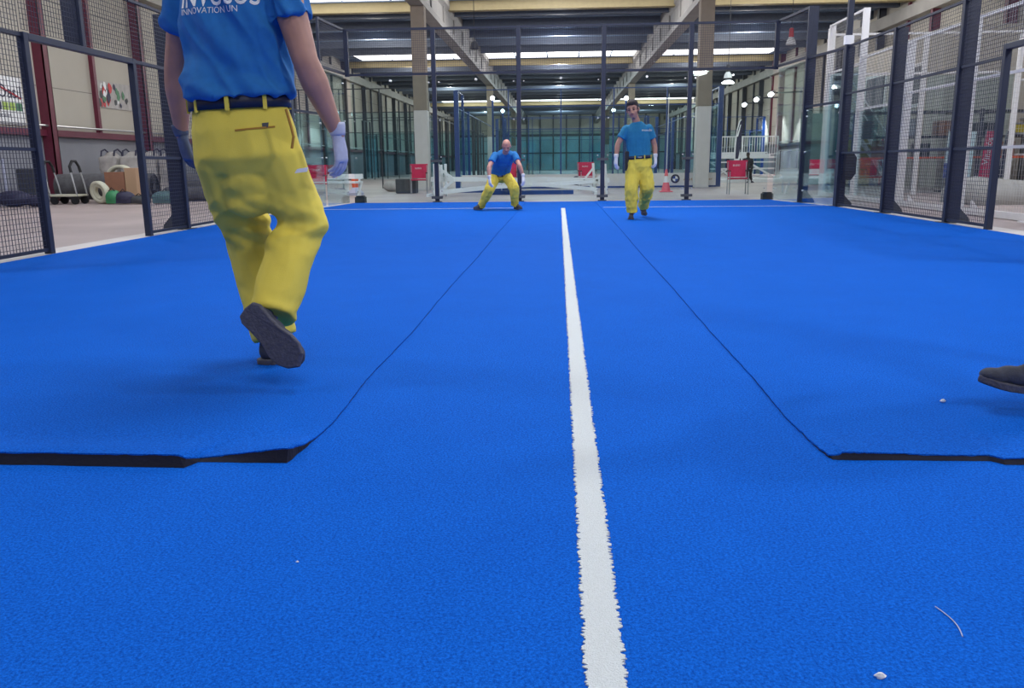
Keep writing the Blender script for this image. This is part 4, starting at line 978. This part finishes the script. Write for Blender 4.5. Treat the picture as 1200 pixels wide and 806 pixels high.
    tr = remesh('trousers', b, M['yellow'], t, vox*.8, opt.get('tsm', 3), opt.get('tfold') or folds(.019, 10, (.2,0,1), .5, 5.))
    # ---- belt
    b = MB(); bl = bt+up_p*.016
    outr = [ring(bl+up_p*z, ph*(.178*tw+e), fwd_h*(.124+e), 40) for z, e in ((-.024,0),(-.024,.008),(.024,.008),(.024,0))]
    outr.append(outr[0]); b.loft(outr, False); be = part('belt', b, M['belt'], t, smooth=True)
    part('buckle', MB().bar(bl+fwd_h*.128-ph*.028, bl+fwd_h*.128+ph*.028, .018, .034, fwd_h), M['steel'], be)
    for ang in (.5, 1.2, 1.95, 2.65, 4.0, 4.72, 5.45, 6.1):
        e = bl+ph*math.cos(ang)*(.188*tw)+fwd_h*math.sin(ang)*.136; part('belt_loop', MB().bar(e-up_p*.032, e+up_p*.028, .016, .010, ph*math.cos(ang)+fwd_h*math.sin(ang)), M['yellow'], tr)
    # ---- gloves and shoes
    for s_, side_ in (('l', 1), ('r', -1)):
        g_ = J.get('hand_'+s_)
        if g_: glove(t, J['wr_'+s_], g_[0], g_[1], g_[2], g_[4] if len(g_) > 4 else opt['glove'], g_[3], opt.get('gs', 1.0), opt.get('gv', .0045))
        q = J['shoe_'+s_]; shoe(t, q[0], q[1], q[2], .30*opt.get('fs', 1.0), k=opt.get('fk', 1.0))
    return t, shirt, tr
def wrap_text(txt, org, right, up, size, target, mat_, parent, nrm, xs=1., bold=0., name='lettering'):
    """lettering pressed on a cloth surface"""
    b, w = text_mb(txt, org, right, up, size, depth=.001, bold=bold, xs=xs)
    me = b.mesh('t', mat_); bm = bmesh.new(); bm.from_mesh(me)
    bmesh.ops.triangulate(bm, faces=bm.faces); bmesh.ops.subdivide_edges(bm, edges=[e for e in bm.edges if e.calc_length() > .012], cuts=2)
    tv = [target.matrix_basis @ v.co + wloc(target.parent) for v in target.data.vertices]
    bvh = BVHTree.FromPolygons(tv, [tuple(p.vertices) for p in target.data.polygons])
    for v in bm.verts:
        hit = bvh.ray_cast(v.co+nrm*.5, -nrm)
        if hit[0]: v.co = hit[0]+nrm*.0025
    off = wloc(parent)
    for v in bm.verts: v.co -= off
    bm.to_mesh(me); bm.free(); o = bpy.data.objects.new(name, me); C.objects.link(o); o.parent = parent; return o

# ---- the walking man in front (seen from behind)
J = dict(ground=(-1.36, 3.62, 0),
    head=at(290, -190, 3.62), face=(-.05, 1, -.15), neck=at(285, -110, 3.56),
    sh_l=at(222, -38, 3.58), sh_r=at(322, -52, 3.46), belt=at(281, 120, 3.50),
    el_l=at(207, 82, 3.66), wr_l=at(213, 158, 3.74), el_r=at(358, 72, 3.42), wr_r=at(396, 158, 3.52),
    hip_l=at(261, 185, 3.50), hip_r=at(322, 182, 3.50), kn_l=at(291, 285, 3.72), an_l=at(322, 392, 3.68),
    kn_r=at(352, 262, 3.58), an_r=at(320, 366, 3.36), pel_up=(0, -.03, 1),
    hand_l=((.13, .1, -1), (.6, .6, 0), 1, .55, M['gloved']), hand_r=((.10, .02, -1), (-1, .25, 0), -1, .45),
    shoe_l=((at(316, 424, 3.66).x, 3.60, .008), (.10, 1, 0), (0, 0, 1)),
    shoe_r=(at(286, 361, 3.225), at(348, 428, 3.165)-at(286, 361, 3.225), (-.45, 1, .45)))
def near_fold(c):
    d = V((.52, 0, -.85)).normalized(); q = c-d*c.dot(d)*.86
    r = noise.noise(q*13+V((4, 1, 0))); r2 = 1-2.4*abs(noise.noise(q*12+V((1, 7, 2))))
    lowz = max(0, min(1, (1.36-c.z)/.14)); q3 = V((c.x*3, c.y*3, c.z*16+c.x*7)); low = noise.noise(q3)
    return .020*r+.020*r2-.008+.013*lowz*low
def near_tfold(c):
    # long soft drapes down the legs, a few oblique creases below the seat, behind the knees and at the cuffs
    d = V((.28, 0, -.95)).normalized(); q = c-d*c.dot(d)*.80
    dr = noise.noise(q*9+V((2, 5, 0)))
    cr = 1-2*abs(noise.noise(V((c.x*5+c.z*6, c.y*4, c.z*7-c.x*8))+V((5, 0, 0))))
    kn = math.exp(-((c.z-.66)/.10)**2)+.7*math.exp(-((c.z-.24)/.10)**2)
    s_ = noise.noise(V((c.x*3, c.y*5, c.z*20+c.x*11)))
    return .014*dr+.003*cr+.020*kn*s_+.012*kn*(1-2*abs(noise.noise(V((c.x*4, c.y*5, c.z*13-c.x*7+3)))))
man, shirt, tr = person('person seen from behind striding away at the left in blue t-shirt and yellow trousers', J,
    dict(shirt=M['shirt'], glove=M['glove'], hair=M['hair'], vox=.010, w=1.0, ww=.222, wd=.14, hem=-.018, tw=1.14, leg=(.118, .104, .100), ak=1.27, slk=1.12, cuff=1.02, fs=1.08, fk=1.25, seat=((.09, .112), (.16, .09)), tsm=10, sfold=near_fold, tfold=near_tfold, sleeve=.60, gv=.0032, gs=1.08))
NB = V((0, -1, 0))
o_ = wrap_text('INVOSUS', at(211, 9.5, 3.42), (1, .02, 0), (0, 0, 1), .115, shirt, M['white'], shirt, NB, xs=.72, bold=.012)
wrap_text('INNOVATION UN', at(213, 18.5, 3.42), (1, .02, 0), (0, 0, 1), .034, shirt, M['white'], shirt, NB, xs=.92)
# pocket details on the trousers
def press(mb, target, name, m, parent, nrm, lift=.003):
    me = mb.mesh('t', m); bm = bmesh.new(); bm.from_mesh(me); bmesh.ops.subdivide_edges(bm, edges=[e for e in bm.edges if e.calc_length() > .02], cuts=4, use_grid_fill=True)
    tv = [v.co + wloc(target) for v in target.data.vertices]; bvh = BVHTree.FromPolygons(tv, [tuple(p.vertices) for p in target.data.polygons])
    cs = [(v, v.co.copy()) for v in bm.verts]; mid = sum((c.dot(nrm) for _, c in cs))/len(cs)
    for v, c in cs:
        hit = bvh.ray_cast(c+nrm*.5, -nrm)
        if hit[0]: v.co = hit[0]+nrm*(lift if c.dot(nrm) > mid else -.002)
    off = wloc(parent)
    for v in bm.verts: v.co -= off
    bm.to_mesh(me); bm.free(); o = bpy.data.objects.new(name, me); C.objects.link(o); o.parent = parent; return o
press(MB().bar(at(268, 152, 3.3), at(312, 147, 3.3), .006, .007), tr, 'pocket_welt', M['ydark'], tr, NB)
press(MB().prism([at(298, 143, 3.3), at(305, 142, 3.3), at(305, 148, 3.3), at(299, 149, 3.3)], (0, -.01, 0)), tr, 'pocket_tab', M['dgrey'], tr, NB)
press(MB().prism([at(346, 203, 3.3), at(349, 198, 3.3), at(361, 196, 3.3), at(360, 201, 3.3)], (0, -.01, 0)), tr, 'pocket_label', M['white'], tr, NB)
press(MB().tube([at(335, 128, 3.3), at(341, 148, 3.3), at(344, 160, 3.3), at(342, 174, 3.3)], .006, 6), tr, 'side_pocket', M['ydark'], tr, NB)

# ---- the man in a teal shirt walking towards the camera
Y = 13.5
J = dict(ground=(1.25, 13.6, 0), head=at(741.5, 128.2, Y-.06), face=(-.28, -1, -.16), head_up=(-.16, .05, 1), neck=at(746, 141, Y),
    sh_r=at(734, 150.5, Y), sh_l=at(760, 149.5, Y), belt=at(749, 184, Y), el_r=at(724, 169, Y-.02), wr_r=at(722, 184.5, Y-.06), el_l=at(767, 170, Y+.03), wr_l=at(768, 184, Y-.05),
    hip_r=at(742, 196, Y), hip_l=at(755.5, 195, Y), kn_r=at(740, 221, Y-.12), an_r=at(740.5, 250, 13.45), kn_l=at(758.5, 219, Y-.05), an_l=at(753.5, 242, 14.0),
    hand_r=((-.05, -.15, -1), (.7, .3, 0), 1, .35), hand_l=((.04, -.15, -1), (-.7, .3, 0), -1, .6),
    shoe_r=((at(740.5, 255, 13.45).x, 13.55, .008), (-.12, -1, 0), (0, 0, 1)), shoe_l=(V((at(753, 245, 14.).x, 14.12, .13)), (.10, -1, -.38), (0, -.38, 1)))
m1, s1, t1 = person('person in teal blue t-shirt and yellow trousers walking forward right of the white line', J,
    dict(shirt=M['shirt2'], glove=M['glovew'], hair=M['hair'], vox=.011, ww=.19, wd=.12, tw=1.08, hem=.01, hs=1.14, leg=(.118, .105, .092), gs=1.12, sleeve=.62))
wrap_text('mondo', at(753.5, 153, 13.2), (1, 0, 0), (0, 0, 1), .05, s1, M['white'], s1, NB, xs=1.15, bold=.02)
q = at(735, 188, 13.5); part('tool_pouch', MB().box(q.x-.035, q.x+.03, 13.42, 13.56, q.z-.16, q.z+.14), M['black'], m1, bevel=.015)
# ---- the crouching bald man
J = dict(ground=(-1.2, 16.45, 0), head=at(593.5, 171, 15.98), face=(.02, -1, -.55), head_up=(0, -.45, 1), neck=at(592, 180, 16.15),
    sh_r=at(580.5, 181.5, 16.2), sh_l=at(602.5, 181, 16.2), belt=at(586.5, 202, 16.62), el_r=at(573, 196, 16.0), wr_r=at(573.5, 208.5, 15.95), el_l=at(609, 194, 16.0), wr_l=at(613, 206.5, 16.0),
    hip_r=at(580.5, 206, 16.65), hip_l=at(593, 206, 16.65), kn_r=at(573, 223, 16.2), an_r=at(563.5, 242.5, 16.42), kn_l=at(603, 221, 16.2), an_l=at(603, 241, 16.42), pel_up=(0, -.5, 1),
    hand_r=((.12, -.1, -1), (.7, .4, 0), 1, .4), hand_l=((.1, -.1, -1), (-.7, .4, 0), -1, .4),
    shoe_r=((at(564, 245, 16.4).x, 16.48, .022), (-.45, -1, 0), (0, 0, 1)), shoe_l=((at(603, 245, 16.4).x, 16.48, .022), (.55, -1, 0), (0, 0, 1)))
m2, s2, t2_ = person('bald person in blue t-shirt crouching with legs apart at the far end', J,
    dict(shirt=M['shirt'], glove=M['glovew'], hair=None, skin=M['skin2'], vox=.011, ww=.19, wd=.13, tw=1.0, hem=.0, leg=(.108, .092, .080), gs=1.1, sleeve=.60, sdir=(0, .5, 1)))
# ---- small dark figure by the grandstand
Y = 36.
def a_(px, py, dy=0): return at(px, py, Y+dy)
J = dict(ground=(a_(877, 210).x, 36, 0), head=a_(876.5, 181), face=(-.8, -.3, -.1), neck=a_(877, 184.5), sh_r=a_(873, 187), sh_l=a_(880.5, 187), belt=a_(878, 197.5),
    el_r=a_(872.5, 192), wr_r=a_(874, 196, -.15), el_l=a_(881.5, 192.5), wr_l=a_(881, 197, -.1), hip_r=a_(876.3, 200), hip_l=a_(879.3, 200), kn_r=a_(876.5, 205.5), an_r=a_(877, 211), kn_l=a_(879.6, 205.5), an_l=a_(880.5, 211),
    hand_r=((0, -.2, -1), (.7, .3, 0), 1, .4), hand_l=((0, -.2, -1), (-.7, .3, 0), -1, .4),
    shoe_r=((a_(877, 211).x, 36.05, .0), (-.4, -1, 0), (0, 0, 1)), shoe_l=((a_(880.5, 211).x, 36.05, .0), (.3, -1, 0), (0, 0, 1)))
sc = .62
y_keep = M['yellow']; M['yellow'] = M['black']
d = dict(shirt=M['black'], glove=M['darkskin'], skin=M['darkskin'], long=True, hair=M['hair'], vox=.013, ww=.175, wd=.10, tw=.72, w=.7, hem=.01, leg=(.07, .055, .05), gs=.7, sleeve=.95, hs=.72, fs=.75, gv=.006)
person('person in black standing before the white grandstand in the distance', J, d)
M['yellow'] = y_keep
# ---- the person walking in from the right: only a shoe is in the picture
J = dict(ground=(2.2, 3.1, 0), head=(2.30, 3.15, 1.74), face=(-1, .05, -.2), neck=(2.30, 3.15, 1.56), sh_l=(2.30, 2.96, 1.48), sh_r=(2.30, 3.34, 1.48), belt=(2.32, 3.15, 1.06),
    el_l=(2.36, 2.88, 1.20), wr_l=(2.22, 2.88, .95), el_r=(2.22, 3.42, 1.20), wr_r=(2.02, 3.42, 1.0), hip_l=(2.32, 3.06, .95), hip_r=(2.32, 3.24, .95),
    kn_l=(2.02, 2.99, .53), an_l=(1.79, 2.98, .16), kn_r=(2.34, 3.26, .50), an_r=(2.52, 3.28, .10),
    hand_l=((-.3, 0, -1), (0, 1, 0), -1, .4), hand_r=((-.5, 0, -1), (0, -1, 0), -1, .4),
    shoe_l=((1.79, 2.97, .055), (-1, 0, .17), (.25, 0, 1)), shoe_r=((2.56, 3.28, .022), (-1, .05, 0), (0, 0, 1)))
person('person stepping in from the right edge, only the toe of a dark trainer in view', J, dict(shirt=M['shirt'], glove=M['glove'], hair=M['hair'], vox=.014))
# ============================================================ light and camera
def area(x, y, z, e, sx=1.2, sy=.6, col=(1, .97, .93), rot=(0,0,0)):
    l = bpy.data.lights.new('court_or_fill', 'AREA'); l.shape = 'RECTANGLE'; l.size = sx; l.size_y = sy; l.energy = e; l.color = col
    o = bpy.data.objects.new('court_or_fill_light', l); C.objects.link(o); o.location = (x, y, z); o.rotation_euler = rot; return o
def point(x, y, z, e, r=.3, col=(1, .97, .92)):
    l = bpy.data.lights.new('court_or_fill', 'POINT'); l.energy = e; l.shadow_soft_size = r; l.color = col
    o = bpy.data.objects.new('court_or_fill_light', l); C.objects.link(o); o.location = (x, y, z); return o
# side lamps of the court, and unseen lights added to fill court and hall
point(8.2, 5.2, 6.5, 900, .22, (.97, .98, 1)); point(-8.2, 4.6, 6.5, 520, .3, (.97, .98, 1))
point(8.2, 14, 6.5, 380, .3, (.97, .98, 1)); point(-8.2, 14, 6.5, 380, .3, (.97, .98, 1))
point(6.8, -2.5, 5.6, 760, .6, (1, .98, .95)); point(-5.5, -4.5, 6.0, 260, .3, (1, .98, .95))  # unseen lights added behind the camera for the walking man's back
area(0, 6, 7.1, 260, 2.4, 2.4, (.97, .98, 1)); area(0, 15, 7.1, 340, 2.4, 2.4, (.97, .98, 1)); area(0, -1, 7.1, 130, 2.4, 2.4, (.97, .98, 1))
for y in (23, 33, 45, 58, 74, 92, 108):  # unseen lights added to brighten the far hall and its roof
    for x in (-9.5, 0, 9.5):
        e = (170 if x > 0 and y < 40 else 280)+y*1.6
        point(x, y, 6.9, e, .14, (.97, .98, 1) if x == 0 else (1, .97, .90))
w = bpy.data.worlds.new('world'); bpy.context.scene.world = w; w.use_nodes = True
w.node_tree.nodes['Background'].inputs[0].default_value = (.6, .7, .85, 1); w.node_tree.nodes['Background'].inputs[1].default_value = .3
cam = bpy.data.cameras.new('camera'); co = bpy.data.objects.new('camera', cam); C.objects.link(co)
cam.sensor_fit = 'HORIZONTAL'; cam.sensor_width = 36; cam.lens = F/1200*36; cam.clip_end = 400; cam.clip_start = .05
R3 = RM.T                                        # world axes from image axes
mx = Matrix(((R3[0][0], -R3[0][1], -R3[0][2], 0), (R3[1][0], -R3[1][1], -R3[1][2], 0), (R3[2][0], -R3[2][1], -R3[2][2], H), (0, 0, 0, 1)))
co.matrix_world = mx
sc_ = bpy.context.scene; sc_.camera = co
sc_.view_settings.view_transform = 'Standard'; sc_.view_settings.look = 'None'; sc_.view_settings.gamma = 1; sc_.view_settings.use_curve_mapping = False
sc_.view_settings.exposure = 0.16
sc_.cycles.transparent_max_bounces = 40
